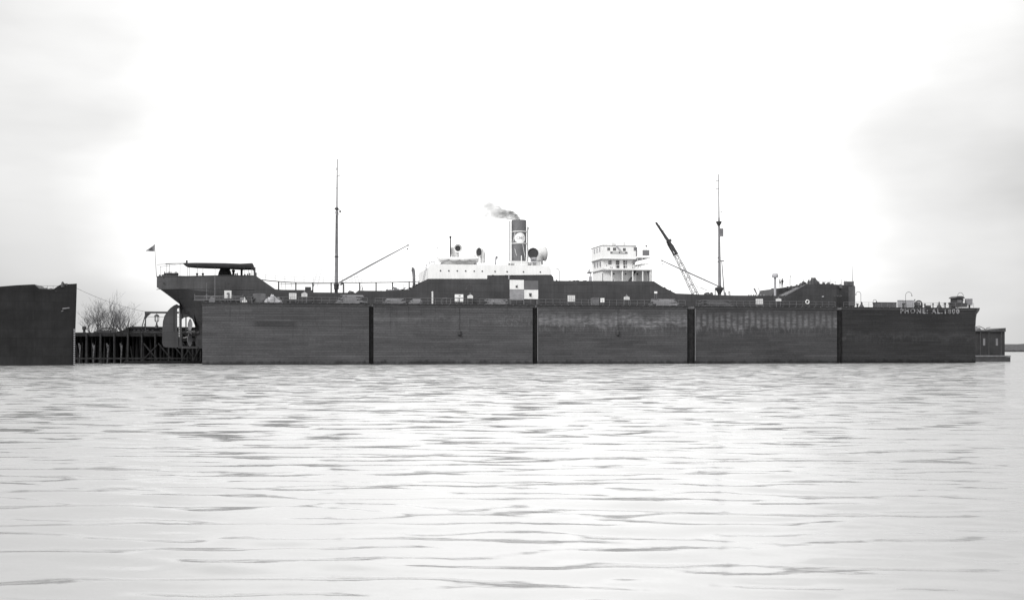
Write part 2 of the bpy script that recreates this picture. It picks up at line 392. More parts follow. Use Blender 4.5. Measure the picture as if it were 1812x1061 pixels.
for i, (a, b_) in enumerate(PX):
    s0, s1 = ps(a, 0), ps(b_, 0)
    T = Thing('dry_dock_section', sec_labels[i], 'dry dock', (s0, 0, 0), 'sections of the floating dry dock'); secs.append(T)
    w = B(); z = -.9
    while z < 11.25:                                    # courses of boards, each a little proud or shy
        n = 7; xs = [s0]+sorted(s0+(s1-s0)*(k+rng.uniform(-.2, .2))/n for k in range(1, n))+[s1]
        for k in range(n):
            d = rng.uniform(-.015, .015)
            w.box(xs[k], xs[k+1]-.012, -.06+d, .3, z+.012, min(z+.45, 11.3))
        z += .46
    w.box(s0+.05, s1-.05, .3, 4.0, -.9, 11.3)
    side = T.part('wing_wall', w, wall_mats[i])
    cp = B().box(s0-.1, s1+.1, -.12, .3, 11.3, 11.75).box(s0-.15, s1+.15, -.26, .36, 11.75, 11.87)
    if i == 4:                                          # flared cap and bracket at the free end
        e = s1; cp.prism([(e+.12, 11.3), (e+.12, 11.87), (e+.95, 11.87), (e+.8, 11.3), (e+.25, 10.6)], -.22, 3.9)
        cp.prism([(e-.1, 11.3), (e+.12, 11.3), (e+.3, 10.6), (e+.1, 9.6), (e+.02, 8.2), (e-.1, 8.2)], -.05, 3.9)
    T.part('wall_cap', cp, M_DARK)
    T.part('top_deck', B().box(s0, s1, .36, 4.05, 11.3, 11.78), M_WOOD)
    T.part('far_wing_wall', B().box(s0, s1, 28, 32, -.9, 11.6), wall_mats[i])
    T.part('pontoon', B().box(s0+.3, s1-.3, 4, 28, -.9, 1.6), M_PILE)
    x = s0+1.5
    while x < s1-1 and i < 4: T.part('keel_block', B().box(x, x+.9, 15.2, 16.8, 1.6, 3.1), M_WOOD); x += 2.6
    # handrail on the wing wall
    rl = B(); x = s0+.4; z0, z1 = 11.8, 12.95
    if i == 4: z1 = 12.9
    n = 22
    for k in range(n):
        xx = s0+.3+(s1-s0-.6)*k/(n-1); rl.tube([(xx, .18, z0), (xx+rng.uniform(-.04, .04), .18, z1)], .035, 5)
    for zz in (z1, 12.42): rl.tube([(s0+.3+(s1-s0-.6)*k/6, .18, zz+rng.uniform(-.03, .03)) for k in range(7)], .03, 5)
    T.part('handrail', rl, M_RAILG)
    k = s0+.6
    while k < s1: T.part('cap_bolt', B().box(k, k+.14, -.31, -.265, 11.76, 11.86), M_GREY); k += 1.42
    if i in (2, 3): T.part('corner_batten', B().box(s0-.02, s0+.1, -.12, -.07, .6, 11.25), M_GREY)
    if i > 0:                                            # the narrow slot between two sections, closed by a rubbing timber
        sp = ps(PX[i-1][1], 0); wd = s0-sp
        f_ = B().prism([(sp+.12, 11.25), (s0-.12, 11.25), (s0-.12, 1.8), (s0-wd*.3, 0), (s0-wd*.3, -.9), (sp+wd*.28, -.9), (sp+wd*.28, 0), (sp+.12, 1.8)], .5, .9)
        T.part('fender_timber', f_, M_PILE)
        fb = B().box(sp-.1, s0+.1, .95, 3.8, -.9, 11.25); T.part('slot_shade_panel', fb, M_BLACK)  # black sheet standing in for the shade deep in the open slot
# draught gauges: pipe with a float
for sec, px, pyb in ((1, 813, 590), (2, 1093, 590)):
    b = B(); s_ = ps(px, 0); b.tube([(s_, -.12, 11.2), (s_, -.12, 5.7)], .035, 6)
    b.lathe(s_, -.12, [(.05, 0), (.34, .2), (.36, .9), (.1, 1.2)], 12, pz(594, px, 0))
    secs[sec].part('draught_gauge', b, mat('gauge_paint', .055, .8), smooth=True)
def text_mesh(body, width, height, depth, m, parent, origin, at, name, bold=.012, sp=1.0):
    cu = bpy.data.curves.new('t', 'FONT'); cu.body = body; cu.size = 1; cu.extrude = .03; cu.offset = bold; cu.space_character = sp
    o = bpy.data.objects.new('t', cu); COL.objects.link(o); bpy.context.view_layer.update()
    me = bpy.data.meshes.new_from_object(o.evaluated_get(bpy.context.evaluated_depsgraph_get()))
    bpy.data.objects.remove(o); xs = [v.co.x for v in me.vertices]; ys = [v.co.y for v in me.vertices]
    x0, x1, y0, y1 = min(xs), max(xs), min(ys), max(ys)
    for v in me.vertices:
        x, y, z = v.co; sx = at[0]+(x-x0)/(x1-x0)*width; sz = at[2]+(y-y0)/(y1-y0)*height
        v.co = (sx-origin[0], at[1]-(z*depth/.03)*.5-origin[1], sz-origin[2])
    me.materials.clear(); me.materials.append(m); me.name = name
    ob = bpy.data.objects.new(name, me); COL.objects.link(ob); ob.parent = parent; return ob
M_LET = mat('worn_lettering', .19, .8, .95, 2.6, (1, 1, 1), .4)
a0, a1 = ps(1592.5, 0), ps(1697, 0)
text_mesh('PHONE: AL.1800', a1-a0, pz(545.6, 1640, 0)-pz(554.8, 1640, 0), .03, M_LET, secs[4].e, secs[4].o, (a0, -.14, pz(554.8, 1640, 0)), 'painted_telephone_number', .035, 1.35)

# ------------------------------------------------------------------ the ship in the dock
TC = 16.0; TN = 7.6                                   # centreline and near side
ship = Thing('tanker_ship', 'long dark tanker ship with white upperworks, raised in the floating dry dock', 'ship', (0, TC, 3.1))
top = [(277.5, 489.5, TC), (292, 488, 11), (305, 487, 9), (330, 487.5, TN), (400, 487, TN), (452, 487.5, TN), (459, 492, TN), (487, 511.5, TN), (500, 512.5, TN), (550, 513, TN), (554, 517, TN),
       (640, 518, TN), (655, 515, TN), (722, 513.5, TN), (733, 508, TN), (757.5, 493, TN), (862, 493.3, TN), (863, 487.2, TN), (968, 486, TN), (979, 489, TN), (980, 496.5, TN), (1157, 497.5, TN),
       (1172, 507, TN), (1186, 514, TN), (1196, 519, TN), (1243, 521, TN), (1300, 522.5, TN), (1388, 523, 7.7), (1422, 504.5, 8.6), (1450, 502, 11), (1480, 503.5, 13), (1500, 505, 15.3), (1512, 505, TC)]
TOPL = [(ps(a, t), pz(b, a, t)) for a, b, t in top]
def interp(L, s):
    if s <= L[0][0]: return L[0][1]
    for (a, b), (c, d) in zip(L, L[1:]):
        if s <= c: return b+(d-b)*(s-a)/max(c-a, 1e-6)
    return L[-1][1]
SA, SF = TOPL[0][0], TOPL[-1][0]
KEEL = 3.1
bot = [(277.5, 508), (284, 512), (300, 524), (317.5, 537.5)]
BOTL = [Q(a, b, TC) for a, b in bot]
BOTL += [Q(318, 539.5, TC), Q(321, 565, TC), Q(326, 561.5, TC), Q(334, 560.5, TC), Q(340, 564, TC), Q(345, 575, TC)]
BOTL += [(ps(346.5, TC), KEEL+.6), (ps(349, TC), KEEL), (SF-3, KEEL), (SF-.6, KEEL+1.2), (SF, KEEL+5)]
FAIR = [Q(277.5, 508, TC), Q(300, 524, TC), Q(318, 538.5, TC), Q(335, 556, TC), Q(355, 585, TC), (ps(395, TC), KEEL), (SF, KEEL)]
def halfb(s):
    la, lf = 17.0, 30.0
    k = 1.0
    if s-SA < la: k = math.sqrt(max(0, 1-((la-(s-SA))/la)**2))
    if SF-s < lf: k = min(k, max(1-(min(lf-(SF-s), lf)/lf)**2.2, 0)**.95)
    return max((TC-TN)*k, .06)
stn = sorted(set([round(v, 2) for v in list(np.arange(SA, SF, 1.6))+[a for a, b in TOPL]+[a for a, b in BOTL]+[SF]+[SA+.15, SA+.5, SA+1]]))
b = B(); NL = 16; rows = []
for s in stn:
    zt, zb, hb = interp(TOPL, s), interp(BOTL, s), halfb(s)
    x = s-SA
    zm = 14.75 if x < 6 else max(14.75-(x-6)*.12, 12.3)
    zm = max(zm, zb+.15); zm = min(zm, zt-.2)
    k = min(max((s-ps(352, TC))/24, 0), 1); k = min(k, max(min((SF-s)/22, 1), 0.0))
    zf = interp(FAIR, s)
    ring = []
    for i in range(NL):
        v = i/(NL-1); z = zb+(zm-zb)*v
        w0 = max((z-zf)/max(zm-zf, .2), 0)**.72
        vk = (z-KEEL)/(zm-KEEL); g_ = max(w0*(1 if s < 0 else max(vk, 0)**1.2), k*(1-(1-min(max(vk, 0), 1))**9))
        ring.append((s, max(hb*g_, .12 if i else .1), z))
    ring.append((s, hb, zt))
    rows.append(ring)
NR = NL+1
vs = []
for r in rows:
    vs += [(s, TC-h, z) for s, h, z in r]+[(s, TC+h, z) for s, h, z in r]
fs = []
for i in range(len(rows)-1):
    o1, o2 = i*2*NR, (i+1)*2*NR
    for k in range(NR-1):
        fs.append((o1+k, o2+k, o2+k+1, o1+k+1)); fs.append((o1+NR+k, o1+NR+k+1, o2+NR+k+1, o2+NR+k))
    fs.append((o1, o1+NR, o2+NR, o2))
e = (len(rows)-1)*2*NR
fs.append(tuple(range(NR))+tuple(range(2*NR-1, NR-1, -1))); fs.append(tuple(e+k for k in range(NR))+tuple(e+NR+k for k in range(NR-1, -1, -1)))
b.add(vs, fs)
hull = ship.part('hull', b, M_HULL, smooth=30)
dk = B(); dvs = []
for s in stn:
    zt = interp(TOPL, s); hb = halfb(s)-.05; zd = zt-.35
    dvs += [(s, TC-hb, zd), (s, TC+hb, zd)]
dk.add(dvs, [(2*i, 2*i+2, 2*i+3, 2*i+1) for i in range(len(stn)-1)])
ship.part('deck', dk, M_WOOD)
# rubbing strake on the poop and the knuckle at its foot
rb = B()
rb.tube([(s, TC-halfb(s)-.03, interp(TOPL, s)-.02) for s in stn if s < ps(452, TN)], .07, 6)
rb.tube([(s, TC-halfb(s)-.02, 14.9-.012*(s-SA)) for s in stn if s < ps(452, TN)], .06, 6)
ship.part('rubbing_strake', rb, M_HULL, smooth=True)
# rudder
rp = [Q(a, c, TC) for a, c in ((318, 541), (313, 538), (308, 540), (302, 544.5), (296, 551), (291, 559), (288.5, 568), (287.5, 580), (287, 606), (288.5, 611.5), (292, 614), (309, 615), (316, 614), (316, 588), (313.5, 587), (313.5, 546), (316.5, 545))]
b = B().prism(rp, TC-.22, TC+.22)
rud = ship.part('rudder', b, M_HULL)
ship.part('rudder_recess_shade', B().box(ps(306.5, TC-.3), ps(309, TC-.3), TC-.25, TC-.21, pz(586, 307, TC), pz(545, 307, TC)), M_BLACK, rud)  # black strip on the rudder face, painted as the shade of a recess
ship.part('rudder_post', B().box(ps(317.2, TC), ps(321.5, TC), TC-.3, TC+.3, KEEL, pz(540, 318, TC)).box(ps(316, TC), ps(350, TC), TC-.3, TC+.3, KEEL, KEEL+.45), M_HULL)
dm = B()
for k in range(17):
    y = 546+k*3.0; dm.box(ps(316.2+.05*k*0, TC-.4), ps(317.8, TC-.4), TC-.345, TC-.305, pz(y+1.4, 317, TC-.4), pz(y, 317, TC-.4))
ship.part('draught_marks', dm, M_OFFW)
# propeller: four twisted blades on a hub
hubz = pz(588, 336, TC); hx = ps(338, TC)
b = B(); b.tube([(hx-.9, TC, hubz), (hx-.5, TC, hubz), (hx+1.6, TC, hubz)], [.15, .42, .5], 12)
ph = ship.part('propeller_hub', b, M_DARK, smooth=True)
for q in range(4):
    an = R(80+90*q); vs = []; L = 2.45
    for i in range(8):
        r = .35+L*i/7; w_ = .62*math.sin(math.pi*min(.16+i/8.2, 1))+.08; tw = R(62-4.5*i)
        for sg in (-1, 1):
            for th in (-.04, .04):
                dx, dt = sg*w_*math.cos(tw)+th, sg*w_*math.sin(tw)
                vs.append((hx-.2+dx, TC+math.cos(an)*r-math.sin(an)*dt, hubz+math.sin(an)*r+math.cos(an)*dt))
    fs = []
    for i in range(7):
        o_ = i*4; fs += [(o_, o_+2, o_+6, o_+4), (o_+1, o_+5, o_+7, o_+3), (o_, o_+4, o_+5, o_+1), (o_+2, o_+3, o_+7, o_+6)]
    fs += [(0, 1, 3, 2), (28, 30, 31, 29)]
    ship.part('propeller_blade', B().add(vs, fs), M_MAST, ph)
# stern flagstaff and flag
b = B().tube([P(276.8, 489, TC-.3), P(273.6, 432, TC-.3)], [.07, .035], 6)
fst = ship.part('flagstaff', b, M_MAST)
fl = B(); n = 10; vs = []
for i in range(n):
    v = i/(n-1); px = 273.3-15.3*v; yt = 432+11.2*v**.8; yb = 444.6-.6*v
    if v == 1: yt = yb-.8
    tt = TC-.3+.35*math.sin(v*7)
    vs += [P(px, yt, tt), P(px, yb, tt)]
fl.add(vs, [(2*i, 2*i+1, 2*i+3, 2*i+2) for i in range(n-1)])
fo = ship.part('flag', fl, M_GREY, fst)
sd = fo.modifiers.new('s', 'SOLIDIFY'); sd.thickness = .02
# awning over the poop
tt0, tt1 = TN+.6, TC-3.5
b = B()
edge = [(323, 465.3), (329, 465), (345, 464.6), (365, 464.8), (382, 465), (400, 465.3), (425, 466.3), (440, 465.5), (446.5, 465.2), (449, 470), (449.5, 476.5)]
low = [(323, 466.3), (329, 471.5), (345, 473), (365, 473.8), (382, 474.2), (400, 475), (425, 476.2), (440, 476.2), (446.5, 476.4), (449, 476.8), (449.5, 477)]
vs = []
low = [(a_, y_ if a_ < 325 or a_ > 448 else y_-1.4) for a_, y_ in low]
for (a, y), (a2, y2) in zip(edge, low):
    s_ = ps(a, tt0)
    zt, zl = pz(y, a, tt0), pz(y2, a, tt0)
    vs += [(s_, tt0, zl), (s_, tt0+.1, zt), (s_, (tt0+tt1)/2, zt+.12), (s_, tt1, zt), (s_, tt1+.1, zl)]
fs = []
for i in range(len(edge)-1):
    for k in range(4): fs.append((i*5+k, i*5+5+k, i*5+6+k, i*5+1+k))
fs.append((50, 51, 52, 53, 54))
b.add(vs, fs); aw = ship.part('awning', b, M_CANVAS, smooth=True)
sd = aw.modifiers.new('s', 'SOLIDIFY'); sd.thickness = .04
b = B()
for px in (283.5, 295, 318.5, 332, 335, 349, 359, 380.5, 432, 445, 447.5):
    y0 = 488; y1 = {283.5: 471, 295: 466, 318.5: 467}.get(px, 470); b.tube([P(px, y0, tt0), P(px+.2, y1, tt0)], .04, 5)
for px in (300, 349, 398, 440): b.tube([P(px, 490, tt1), P(px, 468, tt1)], .04, 5)
b.tube([P(278, 468, TC), P(300, 467, tt0), P(323, 465.7, tt0), P(330, 465.2, tt0)], .055, 5)
b.tube([P(284, 471.8, tt0), P(300, 469.6, tt0), P(323, 466.5, tt0)], .04, 5); b.tube([P(293, 466.2, tt1), P(323, 465.7, tt0)], .06, 5)
b.tube([P(330.5, 460.5, TC), P(330.5, 465, TC)], .18, 8)
ship.part('awning_frame', b, M_DARK, smooth=True)
# things standing on the poop deck
def lumps(L, name, m, t, base):
    for (px, py, w_, h_) in L:
        s_ = ps(px, t); zb = pz(base, px, t)-.3; zt = pz(py, px, t); r = w_/2*.118
        ship.part(name, B().lump(s_, t, zb, r, r, zt-zb, px), m, smooth=True)
b = B(); s_, z_ = Q(398, 489, 13)
b.lathe(s_, 13, [(1.35, 0), (1.35, .5), (1.22, 1.1), (.95, 1.7), (.55, 2.0), (.2, 2.08)], 16, z_-.2)
b.tube([(s_-.4, 13, z_+1.4), (s_-1.0, 12.6, z_+1.75)], .12, 8); b.box(s_+.5, s_+1.5, 12.4, 13.6, z_-.3, z_+.4)
ship.part('capstan_house', b, M_CANVAS, smooth=True)
b = B(); s_, z_ = Q(413, 489, 12); b.lathe(s_, 12, [(.3, -.3), (.24, .5), (.22, .9), (.34, .95), (.36, 1.2), (.2, 1.35)], 10, z_); ship.part('ventilator', b, M_DARK, smooth=True)
b = B(); s_, z_ = Q(427.5, 489, 12); b.tube([(s_, 12, z_-.3), (s_, 12, z_+1.1), (s_+.1, 12, z_+1.7)], [.22, .22, .3], 10); ship.part('ventilator', b, M_DARK, smooth=True)
b = B(); s_, z_ = Q(448, 490, 11)
b.box(ps(449, 10.5), ps(452, 10.5), 10.5, 12, z_-.4, pz(472.5, 450, 10.5)); b.box(ps(452, 10.5), ps(454, 10.5), 10.5, 12, z_-.4, pz(482, 453, 10.5)); ship.part('locker', b, M_GREY)
for px in (348.7, 359): 
    s_, z_ = Q(px, 488, 9.5); ship.part('bollard', B().lathe(s_, 9.5, [(.22, -.4), (.17, 0), (.16, .3), (.26, .33), (.26, .5), (.2, .55)], 10, z_), M_DARK, smooth=True)
b = B(); s_, z_ = Q(302, 489, 13)
b.box(s_-1.4, s_+1.4, 12.2, 13.8, z_-.3, z_+.25); b.tube([(s_-1.3, 13, z_+.45), (s_+1.5, 13, z_+.5)], .24, 10)
for dx in (-1.1, -.3, .1, .9, 1.2): b.tube([(s_+dx, 12.6, z_), (s_+dx, 12.6, z_+.95)], .08, 6)
b.lathe(s_-.6, 12.8, [(.3, 0), (.34, .5), (.1, .62)], 10, z_+.1); ship.part('mooring_winch', b, M_DARK, smooth=True)
b = B(); s_, z_ = Q(289, 489, TC-1.5); b.lathe(s_, TC-1.5, [(.35, -.3), (.3, .1), (.4, .25), (.2, .4)], 10, z_); b.box(s_-.8, s_-.5, TC-2, TC-1, z_-.3, z_+.3); ship.part('mooring_bitt', b, M_DARK, smooth=True)
# small fittings between 425 and 445
for px, h in ((420, .5), (433.5, .3), (438, .35), (442, .5), (417, .4)):
    s_, z_ = Q(px, 488, 9); ship.part('deck_fitting', B().lathe(s_, 9, [(.2, -.3), (.12, 0), (.14, h), (.05, h+.1)], 8, z_), M_DARK, smooth=True)
# portholes of the poop and small pale marks on the side
def porthole(px, py, t, r=.16, m=M_BLACK):
    s_, z_ = Q(px, py, t); b = B(); n = 12
    pl = [(s_+r*math.cos(2*math.pi*k/n), z_+r*math.sin(2*math.pi*k/n)) for k in range(n)]
    return b.prism(pl, t-.05, t+.03)
for px, py in ((290, 501), (404, 501)): ship.part('porthole', porthole(px, py, TC-halfb(ps(px, 8.5))-.02, .2), M_BLACK)
# flying bridge (catwalk) between the islands
b = B(); TW = TC-2
cw = [(452, 493.5), (466, 495), (480, 496.5), (500, 498.2), (520, 499.4), (560, 499.8), (640, 499.6), (700, 499), (742, 497.6)]
for (a, y), (a2, y2) in zip(cw, cw[1:]):
    p0, p1 = P(a, y, TW), P(a2, y2, TW)
    vs = [(p0[0], TW-.5, p0[2]-.1), (p1[0], TW-.5, p1[2]-.1), (p1[0], TW+.5, p1[2]-.1), (p0[0], TW+.5, p0[2]-.1)]
    vs += [(x, y_, z+.12) for x, y_, z in vs]
    b.add(vs, [(0, 1, 2, 3), (4, 7, 6, 5), (0, 4, 5, 1), (2, 6, 7, 3), (0, 3, 7, 4), (1, 5, 6, 2)])
for px in (493, 523.5, 553.5, 586, 607.5, 636.5, 665.5, 694.5, 724):
    y = interp(cw, px)
    for tt in (TW-.42, TW+.42): b.tube([P(px, y+.5, tt), P(px, 519, tt)], .13 if tt < TW else .08, 6)
cat = ship.part('flying_bridge', b, M_DARK)
b = B()
for px in range(470, 740, 17):
    y = interp(cw, px); b.tube([P(px, y, TW-.48), P(px, y-9.5, TW-.48)], .022, 4)
for dy in (9.5, 5): b.tube([P(px, y-dy, TW-.48) for px, y in cw], .018, 4)
ship.part('handrail', b, M_ROPE, cat)
b = B()
b.tube([P(495, 501.5, TW-.3), P(520, 502.5, TW-.3), P(600, 503, TW-.3)], .05, 5)
for px, y in ((498, 506), (505, 512), (515, 503)): b.tube([P(px, 500, TW+.6), P(px+1.2, y+5, TW+.6)], .035, 5)
for px in (609, 612, 640.5, 674, 714): b.tube([P(px, 502, TN+2), P(px+.3, 518, TN+2)], .04, 5)
b.tube([P(556, 503, TN+3), P(554, 508, TN+3), P(553, 518, TN+3)], .06, 5); b.tube([P(640, 505, TN+3), P(642, 512, TN+3), P(643, 518, TN+3)], .06, 5)
ship.part('deck_pipes', b, M_DARK, smooth=True)
# main deck clutter
def dbox(x0, x1, y0, t0, t1, name, m, base=519):
    b = B().box(ps(x0, t0), ps(x1, t0), t0, t1, pz(base+1.5, x0, t0), pz(y0, (x0+x1)/2, t0)); return ship.part(name, b, m)
dbox(540, 550.5, 507.5, TN+2, TN+4, 'deck_locker', M_DARK, 515)
dbox(496, 553, 513.2, TN+3, TN+9, 'hatch_trunk', M_DARK)
lumps([(620, 514, 11, 6), (625, 516, 8, 4)], 'winch', M_DARK, TN+3, 520)
dbox(634, 700, 514.3, TN+3, TN+10, 'hatch_trunk', M_DARK)
b = B()
rr = random.Random(5)
for k in range(9):
    px = 684+k*5.2; h = rr.uniform(509, 514); b.tube([P(px, 518, 11), P(px, h, 11), P(px+2.8, h, 11)], .13, 6)
b.tube([P(684, 514, 10.8), P(712, 513.3, 10.8), P(727, 513, 10.8)], .16, 8); b.tube([P(694, 508.5, 10.8), P(701, 510, 10.8), P(703, 516, 10.8)], .2, 8)
b.tube([P(697, 512, 10.8), P(706, 512.4, 10.8)], .2, 8)
ship.part('pipe_manifold', b, M_GREY, smooth=True)
for k, (px, y) in enumerate(((712, 512), (719, 513), (726, 509), (731, 506.5), (737, 503), (742, 500.5))):
    s_, z_ = Q(px, y, 10); ship.part('valve', B().tube([(s_, 10, z_-1), (s_, 10, z_)], .12, 6).lathe(s_, 10, [(.1, 0), (.38, .05), (.38, .15), (.1, .2)], 8, z_-.1), M_DARK, smooth=True)
# side ladder and pipes on midship house sloping end
b = B()
for k in range(2): b.tube([P(748+2*k, 497, TN+.5), P(754+2*k, 468, TN+.5)], .05, 5)
for k in range(7): b.tube([P(749+.85*k, 494-4*k, TN+.5), P(751.5+.85*k, 494-4*k, TN+.5)], .035, 4)
b.tube([P(755, 478, 9), P(755, 456, 9)], .05, 5); b.tube([P(757.5, 466, 9), P(768, 462, 9), P(768, 468, 9)], .06, 5); b.tube([P(759, 470, 9), P(759, 462, 9), P(772, 463.5, 9)], .06, 5)
for k in range(4): b.tube([P(760+3*k, 463+.3*k, 9), P(760+3*k, 468, 9)], .04, 4)
ship.part('boarding_ladder', b, M_LGREY)

# white midship house (boat deck)
b = B()
wp = [Q(a, c, TN-.02) for a, c in ((757.5, 493), (862, 493.1), (862.2, 487.0), (976, 485.9), (975, 476), (971, 470.6), (956, 469.6), (800, 467.4), (766, 467), (762, 468), (757.5, 474))]
b.prism(wp, TN-.04, TC+8.4)
mid = ship.part('midship_house', b, M_WHITE)
for px, py in ((779.5, 478.7), (794.2, 478.9), (809, 479.1), (824, 479.2), (839, 479.4), (853.3, 479.6), (876, 480), (897.3, 480.4), (926.3, 480.7), (956, 481)):
    ship.part('porthole', porthole(px, py, TN-.06, .15), M_BLACK, mid)
b = B()
for a, c, d in ((871, 488.2, 486.2), (894, 488.3, 486.3), (905, 488.3, 486.3)): b.box(ps(a, TN-.1), ps(a+3, TN-.1), TN-.1, TN+.2, pz(c, a, TN), pz(d, a, TN))
ship.part('scupper', b, M_DARK, mid)
b = B().box(ps(899.5, TN-.1), ps(901.5, TN-.1), TN-.1, TN-.02, pz(493.5, 900, TN), pz(486, 900, TN)); ship.part('overflow_stain_pipe', b, M_LGREY, mid)
b = B()                                                      # dark coaming line and rail on the boat deck
b.box(ps(866, 9.5), ps(957, 9.5), 9.5, 10.2, pz(470.6, 900, 9.5), pz(469, 900, 9.5))
ship.part('skylight_coaming', b, M_DARK, mid)
b = B()
for px in (862, 880, 893.5, 903, 922.5, 941.5, 957, 966): b.tube([P(px, 471, 8), P(px, 462.5, 8)], .05, 5)
b.tube([P(903, 463.5, 8), P(922, 463.8, 8), P(941, 463.8, 8), P(957, 464, 8)], .05, 5); b.tube([P(903, 467.2, 8), P(957, 467.6, 8)], .04, 5)
b.tube([P(922.7, 470, 8), P(922.7, 452, 8)], .1, 6)
ship.part('boat_deck_rail', b, M_WHITE, mid)
# drum (boiler-like tank) at the right end of the house
b = B(); p0, p1 = P(966, 491, 11), P(977, 491, 11); b.tube([p0, (p1[0]-.3, 11, p1[2]), (p1[0], 11, p1[2])], [.72, .72, .4], 16)
ship.part('deck_tank', b, M_DARK, smooth=True)
# funnel
fcx = ps(918.3, 16); r = (ps(931, 16)-ps(905.7, 16))/2
z0, z1 = pz(470, 918, 16), pz(390, 918, 16)
b = B(); n = 40
vs = []; 
for rr_, zz in ((r, z0), (r, z1), (r-.12, z1), (r-.12, z1-2)):
    for k in range(n): a = 2*math.pi*k/n; vs.append((fcx+rr_*math.cos(a), 16+rr_*1.15*math.sin(a), zz))
fs = [(i*n+k, i*n+(k+1) % n, (i+1)*n+(k+1) % n, (i+1)*n+k) for i in range(3) for k in range(n)]+[tuple(3*n+k for k in range(n))]
fun = ship.part('funnel', b.add(vs, fs), M_FUN, smooth=True)
for y in (410.5, 431.3):
    z_ = pz(y, 918, 16); b = B(); vs = []
    for rr_, dz in ((r+.02, -.11), (r+.10, -.11), (r+.10, .11), (r+.02, .11)):
        for k in range(n): a = 2*math.pi*k/n; vs.append((fcx+rr_*math.cos(a), 16+rr_*1.15*math.sin(a), z_+dz))
    b.add(vs, [(i*n+k, i*n+(k+1) % n, ((i+1) % 4)*n+(k+1) % n, ((i+1) % 4)*n+k) for i in range(4) for k in range(n)])
    ship.part('funnel_band', b, M_OFFW, fun)
b = B()                                                      # the emblem, a curved white disc that follows the funnel
ec = ps(921, 14); er = 1.13; ez = pz(420.8, 921, 14); vs = []; m_ = 12
def on_fun(dx, out_): 
    x = min(max(dx/r, -.999), .999); return 16-(r+out_)*1.15*math.sqrt(1-x*x)
N2 = 28; vs = [(ec, on_fun(ec-fcx, .05), ez)]
for q in range(1, 6):
    for k in range(N2):
        a = 2*math.pi*k/N2; x = ec+er*q/5*math.cos(a); vs.append((x, on_fun(x-fcx, .05), ez+er*q/5*math.sin(a)))
fs = [(0, 1+k, 1+(k+1) % N2) for k in range(N2)]
for q in range(4):
    for k in range(N2): fs.append((1+q*N2+k, 1+(q+1)*N2+k, 1+(q+1)*N2+(k+1) % N2, 1+q*N2+(k+1) % N2))
em = ship.part('funnel_emblem', b.add(vs, fs), M_WHITE, fun)
sd = em.modifiers.new('s', 'SOLIDIFY'); sd.thickness = .03; sd.offset = 0
te = text_mesh('CMC', 1.7, .55, .02, M_LGREY, em, ship.o, (ec-.83, on_fun(ec-fcx, .09), ez-.27), 'emblem_letters')
for v in te.data.vertices: 
    x = v.co.x+ship.o[0]; v.co.y += on_fun(x-fcx, .075)-on_fun(ec-fcx, .09)
b = B()
for px in (904.7, 932.8): b.tube([P(px, 470, 15), P(px, 391, 15)], .085, 6)
b.tube([P(925, 432, 13.5), P(930, 462, 13)], .035, 5); b.tube([P(911, 440, 13.6), P(914, 452, 13.4)], .035, 5); b.tube([P(911.5, 411, 13.6), P(907.5, 428, 13.6)], .04, 5)
ship.part('funnel_guard', b, M_WHITE, fun)
b = B(); b.tube([P(902.2, 468, 15.2), P(902.2, 390.5, 15.2)], .12, 8)
ship.part('steam_pipe', b, M_GREY, fun, smooth=True)
b = B(); b.tube([P(934.2, 468, 15.2), P(934.2, 402, 15.2)], .1, 8); b.tube([P(934.3, 406, 15.2), P(934.3, 401.5, 15.2)], .16, 8)
ship.part('steam_pipe', b, M_GREY, fun, smooth=True)
b = B().box(ps(904, 12.5), ps(934, 12.5), 12.5, 19.5, pz(470.5, 918, 12.5), pz(461.5, 918, 12.5)); ship.part('funnel_base', b, M_OFFW)
b = B().box(ps(934.5, 12.8), ps(958, 12.8), 12.8, 19.5, pz(470.5, 945, 12.8), pz(463.5, 945, 12.8)); ship.part('funnel_base', b, M_OFFW)
for a, c in ((901.5, 910), (937, 948)): ship.part('skylight', B().box(ps(a, 11), ps(c, 11), 11, 12.2, pz(469, a, 11), pz(465.8, a, 11)), M_DARK)
# cowl ventilators
def cowl(name, px, pyb, pym, t, r, rm, ang, m, lean=0):
    """px,pyb foot; pym mouth centre height; ang: bearing of the mouth, 0 = along the ship to the right, -90 = to the camera"""
    s_, zb = Q(px, pyb, t); zm = pz(pym, px, t); d = Vector((math.cos(R(ang)), math.sin(R(ang)), 0))
    H = zm-rm*.25; pts = []; rs = []
    pts += [Vector((s_, t, zb)), Vector((s_, t, zb+(H-zb)*.55))]; rs += [r, r]
    cz = H; 
    for k in range(1, 6):
        a = R(90)*k/5; pts.append(Vector((s_, t, 0))+d*(rm*.75*(1-math.cos(a)))+Vector((0, 0, zb+(H-zb)*.55+(zm-(zb+(H-zb)*.55))*math.sin(a)))); rs.append(r+(rm-r)*(k/5)**1.3)
    pts.append(pts[-1]+d*rm*.35); rs.append(rm*1.06)
    b = B().tube(pts, rs, 18, cap=False); o = ship.part(name, b, m, smooth=60)
    sd = o.modifiers.new('s', 'SOLIDIFY'); sd.thickness = .05
    p_ = pts[-2]+d*rm*.1; q = B().tube([p_, p_+d*.02], rm*.97, 18); ship.part('cowl_mouth_shade', q, M_BLACK, o)  # black disc closing the mouth in place of the shade inside it
    return o
cowl('cowl_ventilator', 809, 458, 440, 12, .42, .86, -88, M_OFFW)
cowl('cowl_ventilator', 803.5, 458, 443, 14, .6, .8, 175, mat('pale_cowl_paint', .5, .6, .1, .8, cool=0))
cowl('cowl_ventilator', 854, 465, 447, 12, .5, .98, -150, MATS['pale_cowl_paint'])
cowl('cowl_ventilator', 877, 468, 455.5, 12, .17, .3, -40, M_LGREY)
cowl('cowl_ventilator', 944, 468, 449, 13, .65, 1.15, -106, M_LGREY)
